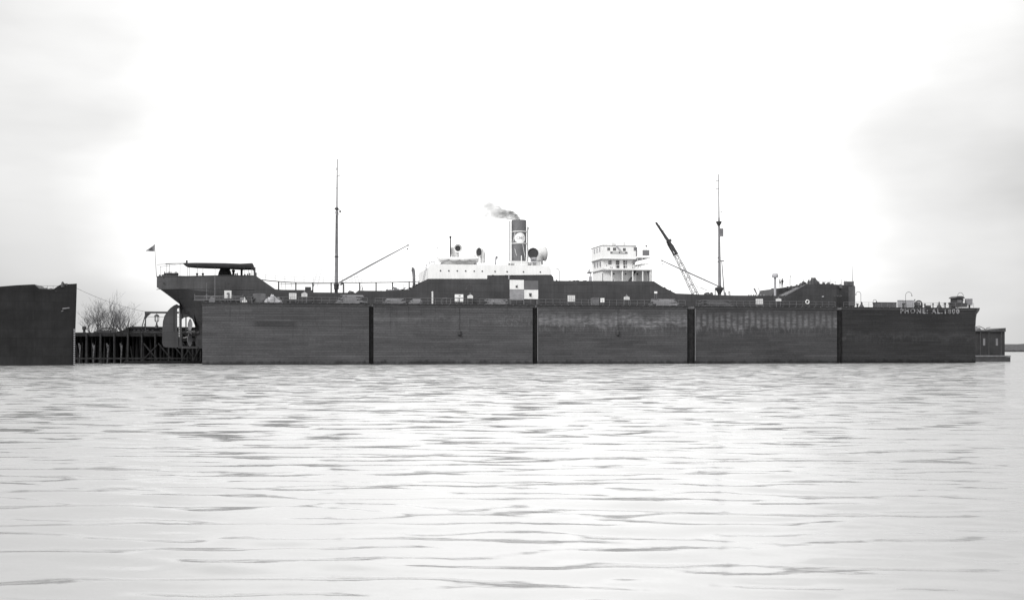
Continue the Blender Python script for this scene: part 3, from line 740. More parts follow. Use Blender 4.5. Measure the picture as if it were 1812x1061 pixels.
cowl('cowl_ventilator', 952.5, 468, 449, 15.5, 1.0, 1.45, 8, MATS['pale_cowl_paint'])
cowl('cowl_ventilator', 732.5, 512, 476, 13, .3, .42, 178, M_GREY)
b = B().tube([P(797, 460, 13), P(797, 418.5, 13)], .13, 8).tube([P(797, 421, 13), P(797, 417.5, 13)], .22, 10)
ship.part('galley_pipe', b, M_DARK, smooth=True)
b = B().tube([P(774, 468, 9), P(774, 437.5, 9)], .03, 5).ball(*P(774, 438, 9), .12); ship.part('signal_pole', b, M_LGREY)
# deck lamp with arched pipe
b = B(); b.tube([P(990.5, 497, 10)]+[P(990.5-4.5*(1-math.cos(R(a)))-.2, 484-9*math.sin(R(a)), 10) for a in range(0, 100, 12)]+[P(983, 475, 10)], .07, 6)
ship.part('arched_lamp', b, M_GREY, smooth=True)

# midship-to-bridge dark roofline bits
for k, (px, w_, h_) in enumerate(((1008, 5, 1.2), (1016, 7, 1.8), (1022, 7, 2.0), (1035, 9, 1.6), (985, 2, 3))):
    b = B().lump(ps(px, 9), 9, pz(497.5, px, 9), w_*.06, .5, h_*.13, k); ship.part('deck_fitting', b, M_DARK, smooth=True)
b = B().box(ps(1043.5, 10), ps(1047.5, 10), 10, 10.8, pz(498, 1045, 10), pz(489, 1045, 10)); ship.part('ventilator_trunk', b, M_LGREY)
b = B().tube([P(1066.5, 498, 10.4), P(1066.5, 483, 10.4)], .09, 6); ship.part('stanchion', b, M_GREY)
b = B().tube([P(1085, 498, 9), P(1085, 493.5, 9)], .1, 6); ship.part('stanchion', b, M_GREY)
b = B().box(ps(1041, 13), ps(1047, 13), 13, 14, pz(483.5, 1044, 13), pz(480.5, 1044, 13)).tube([P(1042, 480, 13), P(1043, 477, 13)], .15, 6); b.tube([P(1045, 490, 13), P(1045, 483, 13)], .08, 6); ship.part('searchlight', b, M_GREY, smooth=True)

# ---- bridge house (white, three tiers)
TB = 11.5; TE = 20.5
def face_box(x0, x1, y0, y1, t0, t1, b=None):
    b = b or B(); return b.box(ps(x0, t0), ps(x1, t0), t0, t1, pz(y0, (x0+x1)/2, t0), pz(y1, (x0+x1)/2, t0))
br = ship.part('bridge_house', face_box(1066, 1126, 499, 477.2, TB+1.2, TE), M_WHITE)
face = face_box(1066, 1124, 476.2, 457.6, TB+.6, TE); ship.part('second_tier', face, M_WHITE, br)
face = face_box(1066, 1126, 457.3, 434.2, TB, TE); ship.part('wheelhouse', face, M_WHITE, br)
b = face_box(1065.3, 1127, 434.3, 433.3, TB-.15, TE+.15); b = face_box(1064.5, 1126, 458.3, 457.3, TB-.2, TE+.2, b)
b = face_box(1077, 1154, 477.9, 475.9, TB-.7, TE+.5, b)
face_box(1065, 1077, 477.6, 476.2, TB+.6, TE+.3, b)
ship.part('deck_edge', b, M_OFFW, br)
b = face_box(1126, 1154, 498.5, 478.5, TB+2.2, TE); ship.part('lower_deckhouse', b, M_OFFW, br)
b = B()
for px in (1082.5, 1101.5, 1119.8, 1137.5, 1150.5): face_box(px-.8, px+.8, 499, 477.8, TB-.5, TB-.3, b)
b.tube([P(1153.5, 498, TB-.5), P(1153.5, 478, TB-.5)], .09, 6)
ship.part('deck_pillars', b, M_WHITE, br)
wnd = [(1074.5, 1079.6, 443.3, 437.6), (1084.6, 1090.2, 443.5, 437.6), (1102.2, 1107.4, 444.2, 438.5)]
for x0, x1, y0, y1 in wnd:
    w_ = ship.part('window', face_box(x0, x1, y0, y1, TB-.04, TB+.02), M_OFFW, br)
    b = B(); mx = (x0+x1)/2; face_box(x0+.4, mx-.2, y0-.4, y1+.4, TB-.06, TB-.02, b); face_box(mx+.2, x1-.4, y0-.4, y1+.4, TB-.06, TB-.02, b)
    ship.part('pane', b, M_GLASS, br)
for x0, x1, y0, y1, op in ((1076.6, 1082.2, 468, 460.5, 0), (1089.8, 1096, 474.3, 460.5, 1), (1103, 1106.2, 474.3, 460.6, 1), (1107.2, 1109.5, 474.3, 460.6, 0)):
    b = B(); t_ = TB+.56; n = 3 if y0 > 470 else 2
    for k in range(n):
        a_, c_ = y0+(y1-y0)*k/n, y0+(y1-y0)*(k+1)/n
        face_box(x0, x1, a_-.3, c_+.4, t_-.02, t_+.06, b)
    ship.part('door' if n == 3 else 'window', b, M_GLASS if op else M_GREY, br)
for px, py in ((1086, 484.2), (1107, 484.6)): ship.part('porthole', porthole(px, py, TB+1.15, .17), M_BLACK, br)
ship.part('porthole', porthole(1127.8, 484.8, TB+2.15, .17), M_BLACK, br)
# side face (aft end) windows
for k, tt in enumerate((13.2, 15.4, 17.6)):
    for z_, h in ((pz(441, 1066, TB), 1.0), (pz(466, 1066, TB), 1.0)):
        ship.part('window', B().box(ps(1066, TB)-.04, ps(1066, TB)+.02, tt, tt+.7, z_-.4, z_+h-.4), M_LGREY, br)
# wheelhouse front: open wing with a grey panel, stairs, nameboard
nb = face_box(1080, 1110.3, 448.3, 445.2, TB-.08, TB-.04); nbo = ship.part('name_board', nb, M_GREY, br)
b = B(); face_box(1084, 1095, 447.8, 445.6, TB-.1, TB-.085, b); face_box(1097.5, 1106, 447.8, 445.6, TB-.1, TB-.085, b); ship.part('board_panel', b, M_OFFW, nbo)
b = face_box(1121.4, 1127.6, 443.6, 437.3, TB-.03, TB+.02); ship.part('window', b, M_GREY, br)
b = face_box(1125.7, 1127.8, 453.5, 437, TB-.12, TB-.05); ship.part('downpipe', b, M_GREY, br)
dg = ship.part('bridge_wing', face_box(1127, 1150.5, 456.4, 454.6, TB-.4, TE+.4), M_OFFW, br)
ship.part('wing_panel', face_box(1137.3, 1149, 452.3, 442.2, TB-.42, TB-.3), M_GREY, dg)  # plain grey rectangle at the outer edge of the wing
b = B(); face_box(1137, 1149.5, 466.8, 465.9, TB-.4, TE, b)
for px in (1128, 1136.4, 1143, 1149.8):
    b.tube([P(px, 476, TB-.35), P(px, 434 if px > 1140 and px < 1148 else 442, TB-.35)], .05, 5)
b.tube([P(1127, 442, TB-.35), P(1150, 442, TB-.35)], .05, 5); b.tube([P(1126, 468, TB-.6), P(1153, 468, TB-.6)], .035, 5); b.tube([P(1126, 472, TB-.6), P(1153, 472, TB-.6)], .03, 5)
for px in range(1079, 1127, 6): b.tube([P(px, 476, TB-.6), P(px, 468.5, TB-.6)], .03, 4)
b.tube([P(1079, 468.5, TB-.6), P(1126, 468.5, TB-.6)], .035, 5)
ship.part('wing_rail', b, M_WHITE, dg)
ship.part('side_light', B().tube([P(1143.6, 435.3, TB-.5), P(1143.6, 435.3, TB-.1)], .2, 12), M_DARK, dg)
b = B().prism([Q(1134, 455.6, TB), Q(1136.5, 455.6, TB), Q(1124, 464, TB), Q(1121.5, 468, TB), Q(1120, 466.5, TB), Q(1121.5, 462, TB)], TB-.3, TB+.3)
b.prism([Q(1138, 457, TB), Q(1146, 455.4, TB), Q(1144, 457.6, TB), Q(1139, 458.4, TB)], TB-.3, TB+.3)
for a in (1125.5, 1130, 1133.8): b.lump(ps(a, TB-.5), TB-.5, pz(459, a, TB)-.15, .16, .1, .3, a)
ship.part('stair', b, M_GREY, br)
b = B().prism([Q(1123, 478, TB+.6), Q(1126.5, 478, TB+.6), Q(1121.5, 486.5, TB+.6), Q(1119.5, 488, TB+.6)], TB+.3, TB+1)
b.prism([Q(1117, 489.5, TB+.2), Q(1118.3, 489.5, TB+.2), Q(1116.5, 498, TB+.2), Q(1111, 498.5, TB+.2)], TB-.1, TB+.5)
ship.part('stair', b, M_DARK, br)
b = B()
for px, py in ((1073.5, 469.5), (1080, 473), (1083, 473.3), (1119.5, 468.5), (1120, 473.2), (1130.5, 473), (1134, 472.6)): b.lump(ps(px, TB-.3), TB-.3, pz(py+1.2, px, TB), .15, .12, .28, px)
b.tube([P(1123, 474, TB-.4), P(1129, 474, TB-.4)], .06, 5)
ship.part('life_rings_and_lockers', b, M_GREY, br, smooth=True)
b = B().tube([P(1147, 479, TB), P(1149, 487, TB), P(1148, 497, TB)], [.35, .3, .06], 8); ship.part('furled_canvas', b, M_GREY, br, smooth=True)
# monkey-island gear
b = B()
for px, y in ((1068, 430.5), (1073, 430), (1079, 430), (1101, 429.8), (1107, 430), (1113, 430), (1119, 430.2), (1125, 430.5)): b.tube([P(px, 434, TB), P(px, y, TB)], .035, 4)
b.tube([P(1066, 430.6, TB), P(1095, 430, TB), P(1126, 430.4, TB)], .03, 4)
b.box(ps(1085, 13), ps(1090, 13), 13, 14, pz(434, 1087, 13), pz(429, 1087, 13)); b.lathe(ps(1104, 13), 13, [(.3, 0), (.25, .7), (.1, .9)], 10, pz(434, 1104, 13))
ship.part('compass_platform', b, M_OFFW, br)
b = B().tube([P(1093.5, 445, TB+.6), P(1093.5, 420, TB+.6)], .06, 6); b.tube([P(1083, 434, 13), P(1083, 425, 13)], .04, 5)
b.tube([P(1084, 434.2, TB), P(1089, 433.4, TB), P(1092.5, 436.5, TB-.3), P(1098.5, 443.5, TB-.3)], [.1, .13, .14, .16], 8)
ship.part('signal_mast', b, M_LGREY, br, smooth=True)
b = B().tube([P(1159, 468, TB), P(1159, 430, TB)], .05, 5); b.ball(*P(1159.2, 431.5, TB), .1); b.tube([P(1159, 468, TB), P(1153, 468, TB)], .04, 5); ship.part('signal_pole', b, M_LGREY, dg)

# ---- masts
def mast(px0, pxt, yb, yt, joints, m=M_MAST):
    s0_, z0_ = Q(px0, yb, TC); s1_, z1_ = Q(pxt, yt, TC)
    pts = []; rs = []
    for k, (v, r_) in enumerate(joints): pts.append((s0_+(s1_-s0_)*v, TC, z0_+(z1_-z0_)*v)); rs.append(r_)
    return B().tube(pts, rs, 12)
m1 = ship.part('mast', mast(595, 596.8, 520, 281, [(0, .36), (.26, .33), (.58, .25), (.64, .24), (.645, .17), (1, .1)]), M_MAST, smooth=True)
b = B()
for px, y, r_, h in ((595.6, 371, .42, .35), (595.4, 455, .42, .22), (595.3, 506, .55, .5), (595.2, 512, .5, .8)): b.lathe(*Q(px, y, TC)[:1], TC, [(r_*.6, 0), (r_, .05), (r_, h), (r_*.6, h+.05)], 12, Q(px, y, TC)[1])
b.tube([P(594, 370, TC), P(601.5, 371.5, TC)], .07, 5); b.ball(*P(602, 374, TC-.2), .22); b.tube([P(594.3, 448, TC-.3), P(594.3, 380, TC-.3)], .05, 5)
for y in (300, 298, 333): b.tube([P(594, y, TC), P(598, y-.3, TC)], .05, 4)
b.ball(*P(600, 310, TC), .12); b.tube([P(596, 312, TC), P(601, 311, TC)], .04, 4)
b.box(*sorted((ps(592, TC), ps(594, TC))), TC-1.2, TC-.4, pz(520, 593, TC), pz(511, 593, TC)); b.ball(*P(606, 501, TC-.6), .25); b.ball(*P(603.5, 503, TC-.6), .2); b.tube([P(597, 503, TC-.6), P(608, 502, TC-.6)], .05, 5)
ship.part('mast_band', b, M_DARK, m1, smooth=True)
bo = ship.part('boom', B().tube([P(600, 500, TC-.6), P(660, 466.6, TC-.6), P(722, 433.6, TC-.6)], [.14, .17, .1], 8), M_MAST, m1, smooth=True)
ship.part('boom_block', B().ball(*P(721, 440.5, TC-.6), .16).tube([P(722, 434, TC-.6), P(721, 440, TC-.6)], .02, 4).ball(*P(722.2, 433.8, TC-.6), .17), M_DARK, m1)
b = B()
for a in ((593.5, 374, TC-.3, 552, 513, TN+.3), (594, 374, TC-.3, 560, 513, TN+.3), (597.5, 374, TC-.3, 634, 515, TN+.3), (597.8, 374, TC, 640, 515, TC+8), (597, 374, TC, 722, 434, TC-.6)):
    b.tube([P(a[0], a[1], a[2]), P(a[3], a[4], a[5])], .022, 4)
b.tube([P(721, 441, TC-.6), P(694, 460, TC-.6), P(600, 504, TC-.6)], .02, 4)
ship.part('rigging', b, M_ROPE, m1)
m2 = ship.part('mast', mast(1273.5, 1271.5, 524, 308.5, [(0, .36), (.25, .3), (.6, .22), (.64, .2), (.65, .15), (1, .09)]), M_MAST, smooth=True)
b = B()
s_, z_ = Q(1272, 394, TC); b.lathe(s_, TC, [(.2, -.75), (.45, -.3), (.62, 0), (.62, .28), (.5, .3)], 12, z_)
b.ball(*P(1276, 375, TC), .14); b.box(*sorted((ps(1269.5, TC), ps(1277, TC))), TC-.1, TC+.1, z_+.25, z_+.32)
for y in (320, 334): b.tube([P(1267.5, y, TC), P(1272, y-.4, TC)], .06, 4); b.ball(*P(1268, y, TC), .1)
s_, z_ = Q(1273, 512, TC); b.lathe(s_, TC, [(.3, -1.3), (.45, -.7), (.75, -.2), (.9, .1), (.9, .42), (.5, .5), (.4, .8)], 14, z_)
b.tube([P(1265.5, 524, TC-1), P(1265.5, 510, TC-1)], .1, 6)
for y in (456, 463): b.tube([P(1270, y, TC), P(1275, y, TC)], .14, 6)
ship.part('mast_fittings', b, M_DARK, m2, smooth=True)
ship.part('signal_board', B().box(ps(1273.2, TC-.4), ps(1280, TC-.4), TC-.45, TC-.35, pz(418.6, 1277, TC), pz(404.5, 1277, TC)), M_GREY, m2)
b = B().tube([P(1281.8, 522, TC-.5), P(1277, 460, TC-.5)], [.14, .1], 8); b.tube([P(1275, 461, TC-.5), P(1281.5, 461.6, TC-.5)], .12, 6); b.lathe(*Q(1281.5, 520, TC)[:1], TC-.5, [(.3, 0), (.3, .5), (.15, .9)], 8, pz(524, 1281, TC)); ship.part('king_post', b, M_MAST, m2, smooth=True)
ship.part('boom', B().tube([P(1271, 506, TC-.6), P(1220, 483, TC-.6), P(1170.5, 460.5, TC-.6)], [.12, .16, .1], 8), M_MAST, m2, smooth=True)
ship.part('boom_block', B().ball(*P(1173, 467.5, TC-.6), .15).ball(*P(1171, 460.7, TC-.6), .16), M_DARK, m2)
b = B()
for a in ((1271, 398, TC-.3, 1232, 519, TN+.3), (1271, 398, TC-.3, 1240, 520, TC+8), (1272.5, 398, TC, 1310, 521, TN+.3), (1271, 398, TC, 1171, 461, TC-.6)):
    b.tube([P(a[0], a[1], a[2]), P(a[3], a[4], a[5])], .02, 4)
b.tube([P(1238, 508, TC-.6), P(1252, 514, TC-.6)], .05, 4)
ship.part('rigging', b, M_ROPE, m2)
lumps([(1252, 516.5, 11, 6), (1259, 517, 8, 5), (1248, 518, 8, 4)], 'winch', M_DARK, TC-1, 523)
b = B().tube([P(1291.5, 524, 12), P(1291.5, 516, 12), P(1289.5, 516, 12)], .1, 6); b.tube([P(1288.8, 521, 12), P(1288.8, 516, 12)], .06, 6); ship.part('vent_pipe', b, M_DARK, smooth=True)
b = B().tube([P(1340, 522, 11), P(1334.5, 510, 11)], [.1, .2], 6).tube([P(1344.5, 521, 11), P(1344, 514, 11), P(1341, 508.5, 11)], .05, 5); ship.part('vent_pipe', b, M_GREY, smooth=True)
for k, px in enumerate((1325, 1329, 1333.5, 1337, 1346, 1352)): ship.part('deck_fitting', B().lump(ps(px, 9.5), 9.5, pz(524.5, px, 9.5), .2, .2, .45, k), M_GREY, smooth=True)
# tarpaulin / small items on the sloping end near 1170-1195
for px, y in ((1176, 509), (1186, 514.5)): ship.part('deck_fitting', B().lump(ps(px, TN+.4), TN+.4, pz(y+3, px, TN), .3, .25, .55, px), M_DARK, smooth=True)

# ---- forecastle
b = B(); s_, z_ = Q(1371.5, 525, 11)
zt = pz(491, 1371.5, 11); b.lathe(s_, 11, [(.27, 0), (.25, zt-z_-.1), (.27, zt-z_), (.62, zt-z_+.05), (.72, zt-z_+.4), (.6, zt-z_+.8), (.3, zt-z_+1.0), (.02, zt-z_+1.05)], 14, z_)
ship.part('mushroom_ventilator', b, M_LGREY, smooth=True)
# far bulwark of the forecastle seen behind the near one
def fc(a, c, t): return Q(a, c, t)
tf = TC+6.5
b = B().prism([fc(1345, 523.5, tf), fc(1366, 510, tf), fc(1376, 510, tf), fc(1413, 505.5, tf), fc(1425, 504, tf), fc(1425, 524, tf)], tf-.1, tf+.1); ship.part('far_bulwark', b, M_HULL)
b = B().prism([fc(1366, 523, 14), fc(1372, 510.8, 14), fc(1395, 507.8, 14), fc(1425, 503.2, 14), fc(1440, 503, 14), fc(1440, 523, 14)], 14, tf-.2); ship.part('forecastle_deckhouse', b, M_DARK)
b = B().tube([P(1389, 523.5, 7.6), P(1424, 504, 8.3)], .12, 6); ship.part('bulwark_rail', b, mat('bulwark_rail_paint', .11))
cl = [(1416, 500.5, 6), (1421, 497.5, 7), (1425, 499, 6), (1433, 494.5, 9), (1438, 491.5, 10), (1443, 493, 10), (1448, 497, 7), (1457, 499.3, 5), (1466, 498.5, 7), (1472, 501, 5), (1487, 502.5, 6), (1410, 503.5, 4), (1400, 505.3, 3), (1394, 506.2, 3)]
for k, (px, y, w_) in enumerate(cl):
    tt = 13; s_ = ps(px, tt); zb = pz(507, px, tt)-.4; ship.part('covered_windlass' if w_ > 8 else 'deck_fitting', B().lump(s_, tt, zb, w_*.075, .8, pz(y, px, tt)-zb, k), M_DARK, smooth=True)
b = B()
for px, y0, y1 in ((1399, 505, 488.5), (1397, 505, 494), (1422, 499, 493), (1432, 497, 491), (1440, 496, 490), (1455, 503, 497), (1460, 503, 496), (1470, 504, 494), (1478, 504, 497), (1489, 505, 494), (1494, 505, 498)):
    b.tube([P(px, y0, 13.5), P(px, y1, 13.5)], .035, 5)
b.tube([P(1447, 496, 13.5), P(1457, 498.2, 13.5), P(1494, 500, 13.5)], .025, 4); b.ball(*P(1399.2, 488.8, 13.5), .13)
ship.part('forecastle_rail', b, M_ROPE)
# stem head platform and jackstaff
b = B(); face_box(1495.3, 1513.3, 541, 506.5, 14.6, 17.4, b); ship.part('stem_shelter', b, M_CABIN)
b = B(); face_box(1497.5, 1511, 506.5, 497.8, 15.4, 16.6, b); face_box(1494.6, 1496, 540, 497, 14.4, 14.6, b)
for px in (1498, 1510): b.tube([P(px, 507, 14.7), P(px, 497, 14.7)], .06, 5)
ship.part('stem_platform', b, M_CABIN)
ship.part('jackstaff', B().tube([P(1508.3, 500, 16), P(1508, 471, 16)], [.08, .04], 6), M_MAST)
nm = B(); rr = random.Random(11)
for k in range(7):
    px = 1469+k*3.1
    tt = TC-halfb(ps(px, 13))-.08; nm.tube([P(px, 521.5+rr.uniform(0, .6), tt), P(px+.2, 525, tt)], .045, 4); nm.tube([P(px, 522.5+rr.uniform(0, 2), tt), P(px+1.6, 522.5+rr.uniform(0, 2), tt)], .045, 4)
ship.part('worn_bow_lettering', nm, M_GREY)
tt = TC-halfb(ps(1456, 11))-.1
ship.part('anchor_stain', B().lump(ps(1456, tt), tt, pz(525.5, 1456, tt), .35, .06, .25, 2), M_LGREY)

# ------------------------------------------------------------------ things of their own on and about the ship
# lifeboat with a scalloped cover, hanging between two davits
TL = 8.6
s0, s1 = ps(774.5, TL), ps(848, TL); zk, zg = pz(468.6, 812, TL), pz(458, 812, TL)
def boat(s0, s1, t, zk, zg, beam, sheer=.25):
    b = B(); n = 18; m = 7; vs = []
    for i in range(n+1):
        u = i/n; w_ = beam/2*max(math.sin(math.pi*u), 0)**.55+.02; z0 = zk+(zg-zk)*.55*abs(2*u-1)**5; zz = zg+sheer*(2*u-1)**2
        for k in range(m+1):
            a = math.pi*k/m; vs.append((s0+(s1-s0)*u, t-w_*math.cos(a), zz-(zz-z0)*math.sin(a)**.6))
    M = m+1; fs = [(i*M+k, (i+1)*M+k, (i+1)*M+k+1, i*M+k+1) for i in range(n) for k in range(m)]
    fs += [tuple(range(M)), tuple(n*M+k for k in range(M))[::-1]]
    return b.add(vs, fs)
LB = Thing('lifeboat', 'white lifeboat under a scalloped cover, left end of the midship boat deck', 'lifeboat', (s0, TL, zk))
LB.part('boat_hull', boat(s0+.1, s1-.1, TL, zk, zg, 2.5), M_OFFW, smooth=True)
b = B(); vs = []; n = 24
for i in range(n+1):
    u = i/n; x = s0+(s1-s0)*u; w_ = 1.33*max(math.sin(math.pi*u), 0)**.5+.04; zz = zg+.25*(2*u-1)**2
    drop = .25+.42*abs(math.sin(math.pi*u*4))**.6
    for k, (fy, dz) in enumerate(((-1.02, -drop), (-1, 0), (-.5, .28), (0, .36), (.5, .28), (1, 0), (1.02, -drop))): vs.append((x, TL+w_*fy, zz+dz*(1 if k in (0, 1, 5, 6) else (.4+.6*math.sin(math.pi*u)))))
b.add(vs, [(i*7+k, (i+1)*7+k, (i+1)*7+k+1, i*7+k+1) for i in range(n) for k in range(6)])
cv = LB.part('boat_cover', b, M_WHITE, smooth=True); sd = cv.modifiers.new('s', 'SOLIDIFY'); sd.thickness = .03
b = B(); b.tube([(s0+1.5, TL-.7, zk-.5), (s0+1.5, TL+.9, zk-.5), (s0+1.5, TL+.9, zk+.2)], .08, 6); b.box(s0+.6, s0+1.0, TL-.9, TL+.9, zk-.5, zk+.25).box(s1-1.0, s1-.6, TL-.9, TL+.9, zk-.5, zk+.25).box(s0+.6, s1-.6, TL-.5, TL-.3, zk-.45, zk-.2)
LB.part('chocks', b, M_GREY)
ship.part('davit', B().tube([P(854.5, 470, TL), P(855, 448, TL), P(856, 443.5, TL), P(858, 442.6, TL)], [.09, .09, .08, .07], 8).tube([P(860, 470, TL+.6), P(860.3, 450, TL+.6), P(859.5, 444, TL+.6), P(857, 442.6, TL+.6)], [.1, .1, .09, .08], 8), M_WHITE, smooth=True)
ship.part('davit', B().tube([P(772, 470, TL), P(772, 458, TL), P(773.5, 455.5, TL)], [.14, .1, .08], 8), M_WHITE, smooth=True)
LB2 = Thing('lifeboat', 'far-side lifeboat just showing above the cover of the nearer boat', 'lifeboat', (s0, TC+6, zk))
LB2.part('boat_hull', boat(ps(812, TC+6), ps(842, TC+6), TC+6, pz(463, 826, TC+6), pz(453.6, 826, TC+6), 2.4, .3), M_WHITE, smooth=True)

# smoke from the funnel
def smoke():
    pts = [(918, 390.5, .55), (913, 385, .8), (905, 381, 1.0), (896, 379.5, 1.05), (886, 378, 1.15), (876, 374, 1.6), (866, 371, 1.9), (855, 375, 1.5), (840, 373, 1.3), (822, 376, 1.2), (800, 375, 1.0)]
    b = B(); P3 = [Vector(P(a, c, TC)) for a, c, r in pts]; rs = [r for a, c, r in pts]
    fine = []; fr = []
    for i in range(len(P3)-1):
        for k in range(4):
            u = k/4; fine.append(P3[i].lerp(P3[i+1], u)); fr.append(rs[i]*(1-u)+rs[i+1]*u)
    fine.append(P3[-1]); fr.append(.2)
    return b.tube(fine, fr, 12)
sb = smoke()
sm = bpy.data.materials.new('coal_smoke'); sm.use_nodes = True; nt = sm.node_tree; nt.nodes.clear()
o_ = nt.nodes.new('ShaderNodeOutputMaterial'); v_ = nt.nodes.new('ShaderNodeVolumePrincipled'); v_.inputs['Color'].default_value = (.12, .12, .12, 1)
nn = noise(nt, mapped(nt, (.7, 1, 1.1)), .75, 4, .6)
tcn = nt.nodes.new('ShaderNodeTexCoord'); sp_ = nt.nodes.new('ShaderNodeSeparateXYZ'); nt.links.new(tcn.outputs['Object'], sp_.inputs[0])
fall = ramp(nt, sp_.outputs[0], .4, 2.2, -5.0, 0)
fall = mth(nt, 'MULTIPLY', fall, ramp(nt, sp_.outputs[0], .12, 1, -10.5, -5))
nt.links.new(mth(nt, 'MULTIPLY', ramp(nt, nn, .05, 1.7, .36, .75), fall), v_.inputs['Density']); nt.links.new(v_.outputs[0], o_.inputs['Volume'])
so_ = P(918, 390, TC)
smo = single('smoke', 'thin dark smoke drifting left from the top of the funnel', 'smoke', sb, sm, so_, smooth=True, kind='stuff')

# two men on the forecastle
def person(name, label, px, py_feet, py_head, t, pose=0, face=0):
    s_, zf = Q(px, py_feet, t); H = pz(py_head, px, t)-zf; k = H/1.75
    T = Thing(name, label, 'person', (s_, t, zf)); ob = T.e
    J = {'pel': (0, 0, .95), 'chest': (0, .0, 1.28), 'neck': (0, 0, 1.5), 'head': (0, .02, 1.60), 'crown': (0, .02, 1.70),
         'hl': (-.1, 0, .92), 'kl': (-.12, -.05, .5), 'al': (-.13, .02, .08), 'fl': (-.13, -.13, .04),
         'hr': (.1, 0, .92), 'kr': (.12, -.03, .5), 'ar': (.14, .03, .08), 'fr': (.15, -.12, .04),
         'sl': (-.2, 0, 1.42), 'el': (-.27, -.02, 1.14), 'wl': (-.22, -.2, .98 if pose else .9), 'gl': (-.2, -.26, .93 if pose else .82),
         'sr': (.2, 0, 1.42), 'er': (.27, .02, 1.14), 'wr': (.1, -.28, 1.2) if pose else (.27, -.08, .9), 'gr': (.02, -.33, 1.26) if pose else (.27, -.1, .8)}
    rad = {'pel': .15, 'chest': .17, 'neck': .06, 'head': .095, 'crown': .07, 'hl': .1, 'kl': .065, 'al': .05, 'fl': .045, 'hr': .1, 'kr': .065, 'ar': .05, 'fr': .045,
           'sl': .075, 'el': .05, 'wl': .035, 'gl': .035, 'sr': .075, 'er': .05, 'wr': .035, 'gr': .035}
    E = [('pel', 'chest'), ('chest', 'neck'), ('neck', 'head'), ('head', 'crown'), ('pel', 'hl'), ('hl', 'kl'), ('kl', 'al'), ('al', 'fl'), ('pel', 'hr'), ('hr', 'kr'), ('kr', 'ar'), ('ar', 'fr'),
         ('chest', 'sl'), ('sl', 'el'), ('el', 'wl'), ('wl', 'gl'), ('chest', 'sr'), ('sr', 'er'), ('er', 'wr'), ('wr', 'gr')]
    ks = list(J); ca, sa = math.cos(face), math.sin(face)
    rot = lambda v: ((v[0]*ca-v[1]*sa)*k, (v[0]*sa+v[1]*ca)*k, v[2]*k)
    me = bpy.data.meshes.new('body'); me.from_pydata([rot(J[q]) for q in ks], [(ks.index(a), ks.index(b)) for a, b in E], [])
    bo = bpy.data.objects.new('body', me); COL.objects.link(bo); bo.parent = ob
    mod = bo.modifiers.new('skin', 'SKIN'); 
    for i, q in enumerate(ks):
        me.skin_vertices[0].data[i].radius = (rad[q]*k, rad[q]*k)
    me.skin_vertices[0].data[0].use_root = True
    ss = bo.modifiers.new('sub', 'SUBSURF'); ss.levels = 1; ss.render_levels = 1; me.materials.append(M_CLOTH)
    hd = B(); x, y, z = rot((0, .0, 1.61)); hd.ball(x, y, z, .105*k, .13*k); nx, ny, nz = rot((0, -.11, 1.6)); hd.ball(nx, ny, nz, .02*k)
    f = link('face', hd, M_SKIN, bo, smooth=True)
    hb = B(); x, y, z = rot((0, .0, 1.66)); hb.lathe(x, y, [(.15*k, 0), (.15*k, .012*k), (.11*k, .015*k), (.1*k, .09*k), (.05*k, .12*k)], 12, z); link('hat', hb, M_CANVAS, bo, smooth=True)
    for g_ in ('gl', 'gr'):
        fb = B(); q = rot(J[g_])
        for j in range(4): fb.tube([q, (q[0]+(j-1.5)*.018*k, q[1]-.03*k, q[2]-.05*k), (q[0]+(j-1.5)*.02*k, q[1]-.035*k, q[2]-.095*k+.01*abs(j-1.5)*k)], [.011*k, .010*k, .007*k], 5)
        fb.tube([q, (q[0]+.04*k, q[1]-.03*k, q[2]-.02*k), (q[0]+.05*k, q[1]-.05*k, q[2]-.05*k)], [.012*k, .011*k, .009*k], 5)
        link('hand', fb, M_SKIN, bo, smooth=True)
    return T
person('person', 'man in dark clothes standing beside the mushroom ventilator, left of the pair', 1380, 508.3, 493.8, 13.6, 1, R(60))
person('person', 'man in dark clothes on the forecastle, right of the pair, facing the other', 1384.3, 508.2, 492.6, 14.0, 0, R(-70))

# crane standing on the far wing wall
tc_ = 30.0; CR = Thing('crane', 'tall lattice-boom crane rising behind the ship right of the bridge house', 'crane', (ps(1234, tc_), tc_, 11.6))
b = B(); x = ps(1236, tc_); b.box(x-2.2, x+2.2, tc_-1.6, tc_+1.6, 11.6, 12.3); CR.part('carriage', b, M_DARK)
b = B().box(x-1.6, x+2.4, tc_-1.3, tc_+1.3, 12.3, 14.3); CR.part('cab', b, M_GREY)
def lattice(p0, p1, w0, w1, n, r=.06):
    b = B(); p0 = Vector(p0); p1 = Vector(p1); d = (p1-p0).normalized(); a = d.cross(Vector((0, 1, 0))).normalized(); c = Vector((0, 1, 0))
    cor = lambda u, i: p0.lerp(p1, u)+a*((w0*(1-u)+w1*u)/2*(1 if i in (0, 1) else -1))+c*((w0*(1-u)+w1*u)/2*(1 if i in (0, 3) else -1))
    for i in range(4): b.tube([cor(0, i), cor(1, i)], r, 5)
    for k in range(n):
        u, v = k/n, (k+1)/n
        for i in range(4):
            j = (i+1) % 4; b.tube([cor(u, i), cor(v, j)], r*.6, 4)
            if k % 2: b.tube([cor(u, i), cor(u, j)], r*.6, 4)
    return b
CR.part('lattice_boom', lattice(P(1232, 524, tc_), P(1187.5, 434, tc_), 1.15, .7, 14, .065), M_GREY)
pa, pb = Vector(P(1197.5, 448.5, tc_-.3)), Vector(P(1161, 394, tc_-.3))
b = B(); d = (pb-pa).normalized(); nn_ = d.cross(Vector((0, 1, 0))).normalized()
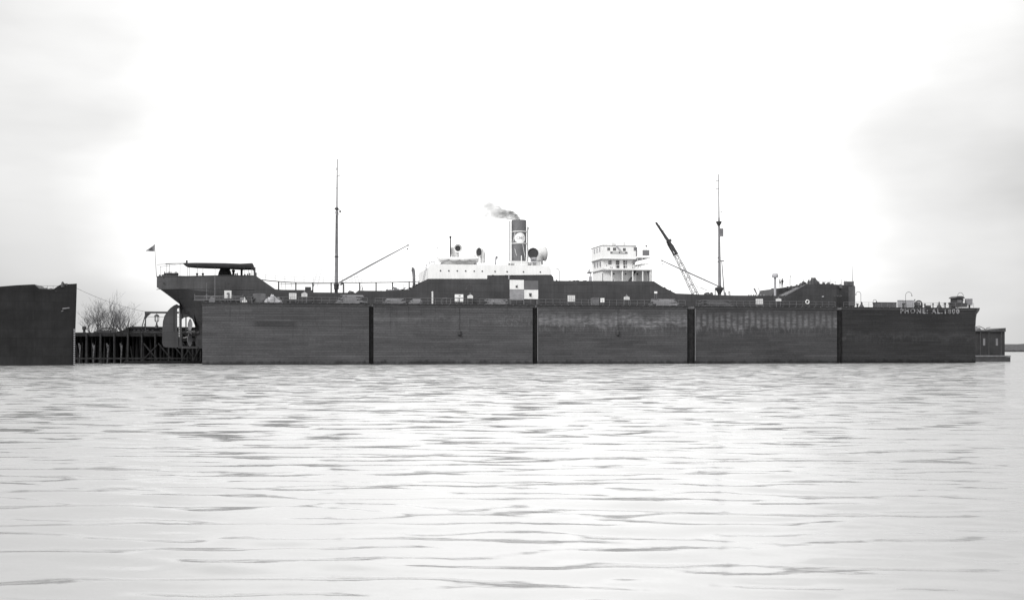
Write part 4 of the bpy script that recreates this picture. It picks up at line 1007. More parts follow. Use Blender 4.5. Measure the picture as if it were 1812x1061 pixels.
def beam(b, p, q, w0, w1, th):
    p = Vector(p); q = Vector(q); d = (q-p).normalized(); a = d.cross(Vector((0, 1, 0))).normalized(); vs = []
    for pt, w_ in ((p, w0), (q, w1)):
        for sa in (-1, 1):
            for st in (-1, 1): vs.append(pt+a*w_/2*sa+Vector((0, th/2*st, 0)))
    return b.add(vs, [(0, 1, 3, 2), (4, 6, 7, 5), (0, 2, 6, 4), (1, 5, 7, 3), (0, 4, 5, 1), (2, 3, 7, 6)])
beam(b, pa, pa.lerp(pb, .4), .5, .62, .5); beam(b, pa.lerp(pb, .4)+Vector((0, .01, 0)), pb, .62, .38, .45)
b.ball(*P(1161.3, 394.5, tc_-.3), .26)
for px, py in ((1166, 400.5), (1172, 409), (1184, 425)): b.ball(*P(px+1.4, py-.4, tc_-.3), .14)
CR.part('jib', b, M_DARK)
b = B(); beam(b, P(1180.5, 430, tc_), P(1187, 424, tc_), .6, .6, .6); beam(b, P(1191.5, 451.5, tc_), P(1198.5, 447, tc_), .45, .45, .6)
beam(b, P(1181.5, 431.5, tc_-.05), P(1193, 451.5, tc_-.05), .3, .3, .4)
CR.part('jib_frame', b, M_DARK)
b = B(); b.tube([P(1161, 394, tc_), P(1186, 440, tc_+.5), P(1244, 521, tc_)], .02, 4); b.tube([P(1198, 448, tc_), P(1240, 519, tc_)], .02, 4); CR.part('hoist_cable', b, M_ROPE)

# ------------------------------------------------------------------ things lying and standing on the dock wall
ZD = 11.79
def on_dock(px, t): return (ps(px, t), t, ZD)
def hz(py, px, t): return pz(py, px, t)
def sheet(name, label, cat, x0, x1, y0, y1, t, m, parts=(), foot=True, group=None, peak=0):
    """an upright board or box-fronted notice standing on the dock"""
    o = on_dock((x0+x1)/2, t); T = Thing(name, label, cat, o, group)
    a, c = ps(x0, t), ps(x1, t); z0, z1 = hz(y0, x0, t), hz(y1, x0, t)
    z0 = max(z0, ZD+.02)
    b = B()
    if peak: b.prism([(a, z0), (c, z0), (c, z1-peak), ((a+c)/2+.1, z1), (a, z1-peak)], t, t+.06)
    else: b.box(a, c, t, t+.06, z0, z1)
    pn = T.part('panel', b, m)
    b = B()
    for xx in (a+.12, c-.12): b.box(xx-.05, xx+.05, t+.06, t+.14, ZD, z1-.1-peak); b.box(xx-.05, xx+.05, t+.14, t+.6, ZD, ZD+.08)
    T.part('post', b, M_WOOD)
    if peak: T.part('lamp', B().lathe((a+c)/2, t+.03, [(.05, 0), (.13, .05), (.11, .25), (.03, .3)], 8, z1-.02), M_GREY, smooth=True)
    for f in parts: f(T, pn, a, c, z0, z1, t)
    return T
def arrow(T, pn, a, c, z0, z1, t):
    b = B(); m_ = (a+c)/2+.15; b.box(m_-.18, m_+.2, t-.03, t-.005, z0+.05, z0+(z1-z0)*.55); b.prism([(m_-.4, z0+(z1-z0)*.5), (m_+.2, z0+(z1-z0)*.5), (m_+.1, z0+(z1-z0)*.75), (m_-.3, z0+(z1-z0)*.72)], t-.045, t-.032); T.part('dark_mark', b, M_GREY, pn)
def bars(T, pn, a, c, z0, z1, t):
    b = B()
    for k in range(1, 4): xx = a+(c-a)*k/4; b.box(xx-.03, xx+.03, t-.03, t-.005, z0+.1, z1-.1)
    T.part('slats', b, M_LGREY, pn)
def cross(T, pn, a, c, z0, z1, t):
    b = B(); zc = z0+(z1-z0)*.52; b.box(a+.05, c-.05, t-.03, t-.005, zc-.05, zc+.05); m_ = (a+c)/2; b.box(m_-.1, m_+.12, t-.035, t-.006, z0, zc-.06); b.box(m_-.1, m_+.3, t-.033, t-.007, z1-.35, z1-.2); T.part('dark_mark', b, M_GREY, pn)
sheet('notice_board', 'upright pale board with a dark stroke, below the poop awning', 'board', 397, 409.5, 527.2, 513.8, 1.5, M_OFFW, [arrow])
sheet('notice_board', 'pale slatted board right of the tanker poop slope', 'board', 511.5, 524.5, 529, 518.2, 1.5, M_OFFW, [bars])
sheet('notice_board', 'small gabled pale board with a lamp on top, left of the left mast', 'board', 533.5, 543.8, 524.6, 516.5, 1.5, M_OFFW, [bars], peak=.3)
sheet('notice_board', 'slant-topped white board with dark cross lines under the lifeboat', 'board', 804.8, 819.8, 533.5, 520.5, 1.5, M_WHITE, [cross])
sheet('notice_board', 'small gabled pale board with a lamp, below the midship portholes', 'board', 827, 837, 527.5, 520.5, 1.5, M_OFFW, [], peak=.3)
sheet('notice_board', 'square pale slatted board standing between funnel and bridge house', 'board', 1004.5, 1017.5, 533.3, 522.3, 1.5, M_OFFW, [bars])
sheet('notice_board', 'small white board beside a grey crate, below the bridge house', 'board', 1062.5, 1069.5, 534.6, 527.2, 1.5, M_WHITE)
sheet('notice_board', 'small gabled board with two light panes, below the right end of the bridge house', 'board', 1104, 1114, 530, 523.2, 1.5, M_OFFW, [bars], peak=.25)
sheet('notice_board', 'wide pale slatted board near the foot of the forecastle slope', 'board', 1337.5, 1350, 538.3, 528.5, 1.5, M_OFFW, [bars])
sheet('notice_board', 'low pale board with a lamp, below the mushroom ventilator', 'board', 1372.8, 1382.5, 533, 527.5, 1.5, M_OFFW, [], peak=.15)
sheet('notice_board', 'tiny bright board on a thin pole, right of the bridge house', 'board', 1157.8, 1163, 519, 515.4, 2.2, M_WHITE)
# checkerboard marker of two white and two grey panels
a, c, m_ = ps(902, 1.2), ps(952.3, 1.2), ps(927.3, 1.2)
T = Thing('marker_board', 'large chequered board of two white and two grey panels beneath the funnel', 'board', (a, 1.2, ZD))
zt, zm_, zl, zr = hz(495.3, 927, 1.2), hz(512.2, 927, 1.2), hz(530.5, 927, 1.2), hz(528.6, 927, 1.2)
M_PANEL = mat('scuffed_white_panel', .74, .6, .08, 1.2, (1, 1, 2), .06, cool=0)
M_PLYW = mat('pale_worn_panel', .27, .8, .22, .8, (1, 1, 3))
T.part('white_panel', B().box(a, m_-.03, 1.2, 1.28, zm_+.03, zt), M_PANEL); T.part('grey_panel', B().box(m_+.03, c, 1.2, 1.28, zm_+.03, zt-.1), mat('grey_panel_paint', .12, .7, .15, .8))
T.part('grey_panel', B().box(a, m_-.03, 1.2, 1.28, max(zl, ZD+.05), zm_-.03), M_PLYW, label='pale grey worn lower panel'); wp2 = T.part('white_panel', B().box(m_+.03, c, 1.2, 1.28, max(zr, ZD), zm_-.03), M_PANEL)
b = B(); sx, sz = Q(915, 505.5, 1.15); b.ball(sx-.1, 1.16, sz-.15, .22); b.box(sx-.02, sx+.1, 1.15, 1.19, sz, sz+.15)
sx, sz = Q(938.5, 522, 1.15); b.ball(sx, 1.16, sz, .26); b.box(sx-.3, sx+.3, 1.15, 1.19, sz+.25, sz+.4); T.part('dark_fitting', b, M_DARK)
b = B()
for xx in (a+.2, m_, c-.2): b.box(xx-.09, xx+.09, 1.3, 1.45, ZD, zt-.15)
for xx in (a+.2, m_, c-.2): beam(b, (xx, 1.4, zt-1.5), (xx, 3.2, ZD), .1, .1, .1)
T.part('post', b, M_WOOD)
# white post
b = B().box(ps(764, 1), ps(766.6, 1), 1.0, 1.25, ZD, hz(517, 765, 1)); b.lathe(ps(765.3, 1), 1.12, [(.2, 0), (.22, .1), (.02, .2)], 8, hz(517, 765, 1)); single('marker_post', 'slim white-topped post left of the white crossed board', 'post', b, M_OFFW, on_dock(765, 1))
# stacks of planks and staging: each stack is one bundle
def plank_stack(label, x0, x1, ytop, t, w_, m, seed, skew=0):
    o = on_dock((x0+x1)/2, t); rr = random.Random(seed); b = B(); z = ZD+.08; a, c = ps(x0, t), ps(x1, t); zt = max(hz(ytop, (x0+x1)/2, t), ZD+.3)
    for xx in (a+(c-a)*.15, a+(c-a)*.8): b.box(xx-.1, xx+.1, t, t+w_, ZD, ZD+.08)
    k = 0
    while z < zt-.05:
        for j in range(3):
            y = t+w_*j/3; cut = skew*(k*.12); b.box(a+rr.uniform(0, 1.9)*(c-a)/7+cut, c-rr.uniform(0, 2.1)*(c-a)/7-cut, y+.02, y+w_/3-.02, z+.01, z+.10+rr.uniform(-.01, .01))
        z += .13; k += 1
    return single('plank_stack', label, 'timber stack', b, m, o, 'stacks of planks on the dock wall')
plank_stack('tall stack of pale planks at the foot of the left mast', 592.5, 651, 521.8, 1.3, 2.0, M_PALE, 1, .6)
plank_stack('long low stack of pale planks left of the grey ventilator', 677, 722, 527.8, 1.3, 1.6, M_PALE, 2, .5)
plank_stack('low pale planks just below the grey ventilator', 722.5, 750, 528.2, 1.6, 1.4, M_PALE, 3, .5)
plank_stack('flat stack of pale planks left of the chequered board', 858, 901.5, 528.5, 1.9, 1.4, M_PALE, 4)
plank_stack('lower pale planks lying before the flat stack, left of the chequered board', 862, 876, 531.2, 1.0, .7, M_PALE, 5)
plank_stack('pale tapered stack of planks below the crane boom', 1149, 1204, 528.8, 1.5, 1.5, M_PALE, 6, .5)
plank_stack('worn dark planks at the foot of the right mast', 1236, 1300, 530.5, 1.5, 1.4, M_WOOD, 7, .5)
plank_stack('grey stacked boards beside the tarpaulin heap, below the poop', 447, 470.5, 519.3, 1.5, 2, M_GREY, 8)
plank_stack('short pale boards under the left end of the poop', 424, 434, 526.6, .9, .8, M_PALE, 9)
def heap(label, px, w_, y, t, m, seed):
    s_ = ps(px, t); b = B()
    for k in range(5): b.lump(s_+(k-2)*w_*.16, t+.3*(k % 2), ZD, w_*.2, .6, (hz(y, px, t)-ZD)*(1-.25*abs(k-2)), seed+k, 12)
    return single('tarpaulin_heap', label, 'heap', b, m, (s_, t, ZD), smooth=25)
heap('crumpled pale canvas heaped on the dock below the poop slope', 482, 3.0, 521, 1.2, M_LGREY, 2)
heap('low crumpled canvas just right of the pale heap', 492, 1.7, 525, 1.6, M_GREY, 7)
heap('small bright rag heap beside the short pale boards', 433, 1.0, 525.5, 1.0, M_OFFW, 9)
def crate(label, x0, x1, ytop, t, d, m, nslat=4):
    o = on_dock((x0+x1)/2, t); T = Thing('crate', label, 'crate', o); a, c = ps(x0, t), ps(x1, t); zt = max(hz(ytop, (x0+x1)/2, t), ZD+.4)
    b = B().box(a+.04, c-.04, t+.04, t+d-.04, ZD+.02, zt-.03); T.part('crate_body', b, m); b = B()
    for k in range(nslat+1): xx = a+(c-a-.1)*k/nslat; b.box(xx, xx+.1, t, t+.05, ZD, zt)
    b.box(a-.02, c+.02, t-.03, t-.002, ZD+.05, ZD+.15).box(a-.02, c+.02, t-.03, t-.002, zt-.12, zt-.02).box(a-.03, c+.03, t-.03, t+d+.03, zt-.02, zt+.03)
    T.part('battens', b, m); return T
crate('slatted grey crate left of the small white board, below the bridge house', 1047.5, 1060, 526.8, 1.5, 1.2, mat('crate_wood', .15, .8, .3, 1))
crate('long dark slatted crate on the rightmost dock section', 1553, 1586.5, 534.7, 1.5, 1.6, M_CABIN, 7)
crate('pale grid-sided crate left of the black winding engine', 1604, 1617.5, 531.2, 1.5, 1.4, M_LGREY, 4)
crate('small pale crate beside a dark bollard, left of the grid-sided crate', 1592.5, 1599, 531, 2.6, 1.2, M_LGREY, 2)
# trestle bench
b = B(); a, c, t = ps(779, 1.2), ps(800, 1.2), 1.2; z = hz(527.6, 790, 1.2); b.box(a, c, t, t+.5, z-.08, z)
for xx in (a+.2, (a+c)/2, c-.3): b.box(xx, xx+.1, t+.05, t+.15, ZD, z-.08); b.box(xx, xx+.1, t+.35, t+.45, ZD, z-.08)
b.box(a+.5, c-1, t+.1, t+.4, z+.02, z+.12); single('trestle_bench', 'low trestle bench left of the white crossed board', 'bench', b, M_WOOD, (a, t, ZD))
# life ring on the rail
s_, z_ = Q(1428.7, 534, .1); b = B(); vs = []; n1, n2 = 28, 10
for i in range(n1):
    a = 2*math.pi*i/n1
    for k in range(n2):
        q = 2*math.pi*k/n2; rr_ = .37+.11*math.cos(q); vs.append((s_+rr_*math.cos(a), .07+.11*math.sin(q), z_+rr_*math.sin(a)))
b.add(vs, [(i*n2+k, ((i+1) % n1)*n2+k, ((i+1) % n1)*n2+(k+1) % n2, i*n2+(k+1) % n2) for i in range(n1) for k in range(n2)])
single('life_ring', 'white life ring hung on the dock handrail under the forecastle', 'life ring', b, M_OFFW, (s_, .1, z_), smooth=True)
# bollards and cone-topped capstans on the free end of the wall
def bollard(label, px, ytop, t, r=.3, kind=0):
    s_ = ps(px, t); h = hz(ytop, px, t)-ZD; b = B()
    if kind == 0: b.lathe(s_, t, [(r*1.1, 0), (r*.8, .12*h), (r*.7, .65*h), (r*1.1, .72*h), (r*1.15, .9*h), (r*.6, h)], 12, ZD)
    else: b.lathe(s_, t, [(r*2, 0), (r*2, .12*h), (r*1.1, .4*h), (r*.5, .7*h), (r*.55, .8*h), (r*.2, h)], 12, ZD)
    return single('bollard' if kind == 0 else 'capstan', label, 'bollard' if kind == 0 else 'capstan', b, M_DARK, (s_, t, ZD), smooth=True)
bollard('stubby bollard just right of the tanker bow', 1517.5, 536.8, 1.2, .22)
bollard('cone-shaped capstan under the arched lamp by the tanker bow', 1524.5, 533.5, 1.2, .28, 1)
bollard('dark bollard left of the long dark crate', 1546, 534.5, 1.2, .22)
bollard('dark bollard between the two pale crates', 1598.8, 536, .9, .3)
bollard('dark bollard just right of the black winding engine', 1636.5, 537, 1.2, .2)
bollard('dark cone-shaped capstan midway between winding engine and cabin', 1661.8, 533.5, 1.2, .3, 1)
bollard('slim dark bollard right of the cone-shaped capstan', 1672.3, 535, 1.2, .2)
bollard('squat dark bollard beside the broad-roofed cabin', 1681, 534.6, 1.2, .34)
bollard('small pale-footed bollard near the painted number', 1651, 536, 1.4, .14)
b = B().box(ps(1640, 1.2), ps(1647.5, 1.2), 1.2, 2, ZD, hz(540.3, 1643, 1.2)).box(ps(1638.5, 1.2), ps(1640, 1.2), 1.3, 1.8, ZD, hz(541, 1643, 1.2)); single('deck_box', 'low flat dark box right of the black winding engine', 'box', b, M_DARK, on_dock(1643, 1.2))
# winding engine
T = Thing('winding_engine', 'black winding engine with an arched frame on the rightmost dock section', 'winch', on_dock(1626, 1.4)); s_ = ps(1626, 1.4)
T.part('engine_bed', B().box(s_-.9, s_+.9, 1.4, 2.8, ZD, ZD+.45), M_DARK)
b = B(); b.tube([(s_+.75*math.cos(a_), 1.5, ZD+.95+.62*math.sin(a_)) for a_ in [math.pi*k/10 for k in range(11)]], .15, 8); b.box(s_-.9, s_-.6, 1.4, 1.7, ZD+.4, ZD+1.0).box(s_+.6, s_+.9, 1.4, 1.7, ZD+.4, ZD+1.0).box(s_-.9, s_+.9, 1.4, 1.7, ZD+.4, ZD+.62)
T.part('arched_frame', b, M_DARK, smooth=True); T.part('drum', B().tube([(s_-.5, 2.1, ZD+.95), (s_+.5, 2.1, ZD+.95)], .42, 16), M_GREY, smooth=True)
b = B().tube([(s_-.85, 1.6, ZD+.4), (s_-.85, 1.6, ZD+1.75)], .07, 6).ball(s_-.85, 1.6, ZD+1.8, .13); T.part('lever', b, M_DARK)
# cabin with a broad roof
T = Thing('control_cabin', 'small dark cabin with an overhanging roof near the right end of the dock', 'cabin', on_dock(1697, 1.5)); t = 1.5
bx = face_box(1691, 1704, 543, 527.5, t, t+2); T.part('wall', bx, M_DARK)
b = B(); x0, x1 = ps(1689, t), ps(1706, t); zz = hz(527.6, 1697, t); b.prism([(x0, zz), (x1, zz), (x1-.15, zz+.25), (x1-.7, zz+.48), (x0+.7, zz+.48), (x0+.15, zz+.25)], t-.35, t+2.3); T.part('roof', b, M_DARK)
w_ = T.part('window', face_box(1694, 1701.5, 534.5, 530, t-.04, t+.01), M_GREY); T.part('window', B().box(ps(1704, t)-.03, ps(1704, t)+.03, t+.4, t+1.4, ZD+1.0, ZD+1.6), M_GLASS)
T.part('steps', face_box(1686.5, 1711.5, 543, 536.2, t-.5, t-.05).box(ps(1687, t), ps(1690.5, t), t, t+1.5, ZD, ZD+1.0), M_DARK)
b = B(); T2 = Thing('screen_box', 'grey grid-fronted box on a post at the right end of the dock', 'box', on_dock(1716, 1.6)); face_box(1711, 1721, 539.2, 528.2, 1.6, 2.4, b); bp_ = T2.part('box_body', b, M_GREY)
b = B()
for k in range(5): xx = ps(1711.3+2.3*k, 1.5); b.box(xx-.03, xx+.03, 1.56, 1.6, hz(539, 1716, 1.6), hz(528.4, 1716, 1.6))
for k in range(3): zz = hz(538-3.8*k, 1716, 1.6); b.box(ps(1711.2, 1.5), ps(1720.8, 1.5), 1.55, 1.59, zz-.03, zz+.03)
T2.part('grid', b, M_LGREY, bp_); T2.part('post', B().box(ps(1715, 1.8), ps(1717, 1.8), 1.8, 2.1, ZD, hz(539, 1716, 1.6)), M_DARK)
# arched lamps
def arch_lamp(label, px, pxr, ytop, ybase, t, side=-1, full=False):
    """pole that bends over in a half circle; side -1 bends left"""
    s_ = ps(px, t); zt = hz(ytop, px, t); r_ = abs(ps(pxr, t)-s_)/2; T = Thing('arched_lamp', label, 'lamp', (s_, t, ZD)); b = B()
    pts = [(s_, t, ZD), (s_, t, zt-r_)]+[(s_+side*r_*(1-math.cos(a_)), t, zt-r_+r_*math.sin(a_)) for a_ in [math.pi*k/12 for k in range(1, 13)]]
    if full: pts.append((pts[-1][0], t, zt-r_-1.0))
    b.tube(pts, .045, 6); T.part('pole', b, M_DARK, smooth=True); e_ = pts[-1]
    T.part('lamp_shade', B().lathe(e_[0], t, [(.16, -.12), (.1, .02), (.04, .08)], 10, e_[2]), M_DARK, smooth=True); return T
arch_lamp('arched lamp pole right beside the tanker bow', 1523.3, 1514.5, 516, 543, 1.6)
arch_lamp('tall arched lamp above the pale crates', 1602.5, 1613.5, 516.3, 543, 1.8, 1)
arch_lamp('small arched lamp with a tight bend, left of the long dark crate', 1545, 1551, 530, 543, 1.8, 1)
arch_lamp('arched lamp rising over the broad-roofed cabin', 1694.5, 1704.5, 517.5, 543, 3.8, 1, True)
arch_lamp('arched lamp on the dock, in front of the dark plating under the lifeboat', 836, 825, 505, 543, 2.2, -1)
# small assorted gear along the wall
def gear(name, label, cat, px, ytop, t, w_, m, seed):
    s_ = ps(px, t); h = max(hz(ytop, px, t)-ZD, .25); rr = random.Random(seed); b = B()
    b.box(s_-w_/2, s_+w_/2, t, t+.7, ZD, ZD+h*.55); b.box(s_-w_*.3, s_+w_*.35, t+.1, t+.6, ZD+h*.55+.004, ZD+h*.8); b.tube([(s_-w_*.25, t+.35, ZD+h*.7), (s_+w_*.3, t+.35, ZD+h)], .07, 6)
    return single(name, label, cat, b, m, (s_, t, ZD))
gear('tool_chest', 'dark tool chest between the first board and the grey boards', 'chest', 440, 520.5, 1.2, 1.6, M_DARK, 1)
gear('tool_chest', 'dark chest at the left end of the dock wall under the poop', 'chest', 375, 523, 1.2, 1.1, M_GREY, 2)
gear('tool_chest', 'low dark chest left of the pale slatted board', 'chest', 503, 525.5, 1.4, 1.0, M_DARK, 3)
gear('tool_chest', 'dark chest behind the gabled board under the midship house', 'chest', 845, 524, 2.4, 2.2, M_DARK, 4)
# gangway stage hung at the poop: light rails left of the dock end
b = B(); t = 5.2
for y in (523.6, 526.4, 529.6): b.tube([P(344, y, t), P(365, y-.2, t), P(430, y+.7, t)], .05, 5)
for px in (344.5, 365, 366.5, 380, 395, 412, 430): b.tube([P(px, 531, t), P(px, 520, t)], .045, 5)
b.box(ps(343, t), ps(430, t), t, t+.8, pz(531.6, 385, t), pz(530.6, 385, t))
b.box(ps(360, 3.9), ps(430, 3.9), 3.9, t, pz(531.6, 385, t), pz(530.9, 385, t)); b.tube([P(365.5, 531, t), P(365.5, 500, t)], .03, 5); b.tube([P(380.3, 531, t), P(380.3, 488, t)], .05, 5)
single('work_stage', 'railed wooden stage reaching past the left end of the dock beside the poop', 'staging', b, M_GREY, (ps(344, t), t, pz(531.6, 385, t)))

# ------------------------------------------------------------------ the timber pier behind the stern
tp = 27.0; zdk = pz(588.6, 230, tp)
PI_ = Thing('timber_pier', 'long dark timber pier on piles behind the ship stern', 'pier', (ps(230, tp), tp, 0))
xa, xb = ps(-60, tp), ps(392, tp)
b = B().box(xa, xb, tp-.1, tp+18, zdk-.35, zdk); b.box(xa, xb, tp-.25, tp-.1, zdk-.75, zdk+.05)
PI_.part('pier_deck', b, M_PILE)
b = B(); x = ps(154, tp); k = 0
pitch = ps(178.5, tp)-ps(154, tp); x0_ = x-pitch*9
rr = random.Random(8)
while x0_ < xb-1:
    b2 = B(); b2.tube([(x0_+rr.uniform(-.1, .1), tp-.45, -1.2), (x0_, tp-.45, zdk-.2 if k != 12 else zdk)], [.24, .2], 8)
    PI_.part('pile', b2, M_PILE2, smooth=True)
    k += 1; x0_ += pitch
b = B()
for row in range(1, 6):
    x0_ = xa
    while x0_ < xb-1:
        b.tube([(x0_+rr.uniform(-.3, .3), tp+row*2.6, -1.2), (x0_, tp+row*2.6, zdk-.3)], [.24, .2], 6); x0_ += pitch*.42
PI_.part('inner_piles', b, M_PILE)
b = B(); x0_ = ps(252, tp)
for a in (252, 278, 302, 327):
    beam(b, P(a+2, 607, tp-.75), P(a+26, 636, tp-.75), .28, .28, .12)
beam(b, P(252, 637, tp-.8), P(278, 610, tp-.8), .2, .2, .1)
b.box(xa, xb, tp-.72, tp-.6, .9, 1.2)
PI_.part('brace', b, M_PILE2)
b = B().box(xa, ps(322, tp+15), tp+15, tp+15.4, -1.2, zdk-.3); PI_.part('bulkhead', b, M_BLACK)
for px, seed in ((139.5, 1), (164, 2), (189, 3), (213, 4)):        # pale strips standing in for highlights on piles behind the front row
    b = B(); beam(b, P(px, 607, tp+.3), P(px+1.5, 618, tp+.3), .32, .2, .2); beam(b, P(px+2.5, 610, tp+.28), P(px+.5, 642, tp+.28), .3, .22, .2)
    PI_.part('pile_highlight', b, mat('pile_highlight_tone', .10, .9, .8, 2.5))
b = B()
for k in range(26):
    px = 136+k*8.6+rr.uniform(-3, 3); beam(b, P(px, 593+rr.uniform(0, 20), tp+1.2), P(px+rr.uniform(-4, 4), 641, tp+1.2), .15, .2, .2)
PI_.part('loose_braces', b, M_PILE2)
# trestle seen through the aperture under the stern
b = B(); t = 25.0
T = Thing('timber_trestle', 'timber trestle seen below the ship stern, right of the rudder', 'trestle', (ps(338, t), t, 0))
for px in (323, 331.5, 341, 348, 355): b.tube([P(px, 644, t), P(px+.5, 603, t)], .17, 6)
beam(b, P(322, 637, t-.2), P(340, 608, t-.2), .22, .22, .15); beam(b, P(340, 640, t-.2), P(358, 606, t-.2), .22, .22, .15); beam(b, P(324, 606, t-.3), P(344, 636, t-.3), .2, .2, .12)
T.part('legs', b, M_PILE2); T.part('cap_beam', face_box(321, 357, 603.5, 597.5, t-.4, t+.6), M_PILE)
b = B(); beam(b, P(324, 597.4, t), P(331, 596, t), .12, .12, .5); T.part('loose_board', b, M_OFFW)
# raft walkway at the water
b = B(); x0_, x1_ = ps(219, 20), ps(357, 20); b.box(x0_, x1_, 20, 22.2, -.25, .45)
k = x0_
while k < x1_-.4: b.box(k, k+.36, 19.85, 22.3, .46, .56); k += .42
single('log_raft', 'low floating plank raft on the water before the timber pier', 'raft', b, M_PILE2, (x0_, 20, 0))
# shed roof strip and gear on the pier
T = Thing('pier_shed', 'low flat-roofed shed on the pier behind the gantry', 'shed', (ps(260, tp+9), tp+9, zdk)); t = tp+9
b = B(); a, c = ps(229, t), ps(345, t); zz = pz(577.5, 280, t); b.box(a, c, t, t+5, zdk, zz-.35); T.part('wall', b, M_CABIN)
b = B().prism([(a-1.3, zz-.55), (c+.5, zz-.45), (c+.5, zz-.1), (a+1.0, zz), (a-.2, zz-.15)], t-.5, t+5.5); T.part('roof', b, M_PILE)
b = B(); 
for px in (236, 243, 251, 259, 268, 283): b.box(ps(px, t-.05), ps(px+4, t-.05), t-.05, t, pz(584.5, px, t), pz(582.5, px, t))
T.part('window', b, M_LGREY)
T = Thing('lean_to', 'low sloping roof running down left from the flat-roofed shed', 'shed', (ps(210, tp+8), tp+8, zdk)); t = tp+8
b = B().prism([Q(196, 588.6, t), Q(203, 586.8, t), Q(214, 585.2, t), Q(228, 580, t), Q(229, 588.6, t)], t, t+3); T.part('roof', b, M_PILE)
b = B(); s_, z_ = Q(149, 588.3, tp+2); b.lathe(s_, tp+2, [(.5, 0), (.28, .15), (.25, .6), (.42, .7), (.42, 1.25), (.25, 1.4)], 12, zdk); single('mooring_bollard', 'large dark mooring bollard on the left end of the pier', 'bollard', b, M_DARK, (s_, tp+2, zdk), smooth=True)
b = B(); t = tp+3; s_ = ps(187, t); b.box(s_-1.5, s_+.9, t, t+1.4, zdk, zdk+.55); b.tube([(s_-.9, t+.6, zdk+.5), (s_-.9, t+.6, zdk+1.0), (s_+1.6, t+.6, zdk+1.05), (s_+1.9, t+.6, zdk+.5)], .14, 8); b.ball(s_-1.2, t+.3, zdk+.6, .35); b.box(s_+1.0, s_+2.0, t, t+1, zdk, zdk+.7); b.box(s_-2.4, s_-1.7, t, t+1, zdk, zdk+.4)
single('pier_winch', 'dark low winch with a bent pipe on the pier under the trees', 'winch', b, M_DARK, (s_, t, zdk), smooth=True)
# gantry with the hanging hoist
t = tp-.1; T = Thing('gantry_frame', 'dark timber gantry frame on the pier left of the rudder', 'gantry', (ps(257, t), t, zdk))
b = B(); face_box(256.2, 258.2, 588.5, 551.5, t, t+.3, b); T.part('post', b, M_DARK)
b = B(); face_box(256, 330, 554.3, 551, t-.05, t+.35, b); T.part('top_beam', b, M_DARK)
b = B().prism([Q(258.2, 554.3, t), Q(267, 554.3, t), Q(261, 559.5, t), Q(258.2, 564, t)], t+.05, t+.25); T.part('knee', b, M_DARK)
b = B(); beam(b, P(256.5, 559, t+.1), P(248.5, 588.3, t+.1), .16, .16, .16); beam(b, P(256, 572, t+.6), P(253, 588.3, t+.9), .1, .1, .1); T.part('brace', b, M_PILE2)
T.part('post', face_box(328, 330, 588.5, 554.3, t, t+.3), M_DARK)
b = B(); b.tube([P(258, 560.2, t+.1), P(290, 560.6, t+.1), P(328, 560.4, t+.1)], .035, 4); T.part('tie_rod', b, M_ROPE)
T = Thing('chain_hoist', 'caged hoist hanging from the gantry beam', 'hoist', P(277.3, 582, t+.15)); s_ = ps(277.3, t+.15); tt = t+.15
zc = pz(556.5, 277, tt); b = B().lathe(s_, tt, [(.56, -.28), (.5, -.12), (.28, .12), (.1, .2)], 14, zc-.1).tube([(s_, tt, zc), (s_, tt, pz(554, 277, tt))], .05, 6); T.part('cap', b, M_DARK, smooth=True)
b = B(); zb_ = pz(570, 277, tt)
for q in range(6): a_ = math.pi*q/3; b.tube([(s_+.46*math.cos(a_), tt+.46*math.sin(a_), zc-.35), (s_+.42*math.cos(a_), tt+.42*math.sin(a_), zb_+.35), (s_+.12*math.cos(a_), tt+.12*math.sin(a_), zb_)], .045, 5)
b.tube([(s_+.46*math.cos(q*.524), tt+.46*math.sin(q*.524), zb_+.35) for q in range(13)], .03, 4); T.part('cage', b, M_DARK)
b = B().lathe(s_, tt, [(.12, 1.15), (.16, .95), (.2, .9), (.12, .75), (.3, .5), (.38, .2), (.42, 0)][::-1], 12, pz(580, 277, tt)); T.part('weight', b, M_DARK, smooth=True)

# ------------------------------------------------------------------ moored ship at the left edge
tq = 16; SL = ps(132.5, 0)
TQ = -2.0
def Ql(px, py): return Q(px, py, TQ)
stem_b, stem_t = ps(131.3, TQ), ps(135.8, TQ)
L = Thing('moored_ship', 'dark ship bow standing at the left edge, blocking the pier', 'ship', (stem_b, TQ, 0))
topl = [(-150, 517), (-40, 515), (40, 507), (69, 505), (76, 512), (95, 513.5), (100, 512), (108, 506), (112, 504), (130, 502.4), (135.8, 501.6)]
tl = [Ql(a, c) for a, c in topl]
stl = sorted(set([round(v, 3) for v in list(np.arange(tl[0][0], stem_t-3, 1.2))+[a for a, c in tl]+list(np.linspace(stem_t-3, stem_t, 8))]))
b = B(); NL = 10; rows = []
for s in stl:
    zt = interp(tl, s); row = []
    for i in range(NL):
        z = -1.2+(zt+1.2)*i/(NL-1); se = stem_b+(stem_t-stem_b)*max(z, 0)/14.0    # raked stem
        d = max(se-min(s, se), 0); fl_ = .55+.45*(max(z, 0)/14)
        hb = 7.5*(1-(1-min(d/26, 1))**2.0)**.8*fl_+.08
        ss = min(s, se); row.append((ss, hb, z))
    rows.append(row)
vs = []
for r_ in rows: vs += [(s, TQ-h, z) for s, h, z in r_]+[(s, TQ+h, z) for s, h, z in r_]
fs = []
for i in range(len(rows)-1):
    o1, o2 = i*2*NL, (i+1)*2*NL
    for k in range(NL-1): fs.append((o1+k, o2+k, o2+k+1, o1+k+1)); fs.append((o1+NL+k, o1+NL+k+1, o2+NL+k+1, o2+NL+k))
    fs.append((o1+NL-1, o2+NL-1, o2+2*NL-1, o1+2*NL-1))
L.part('hull', b.add(vs, fs), M_OLDHULL, smooth=30)
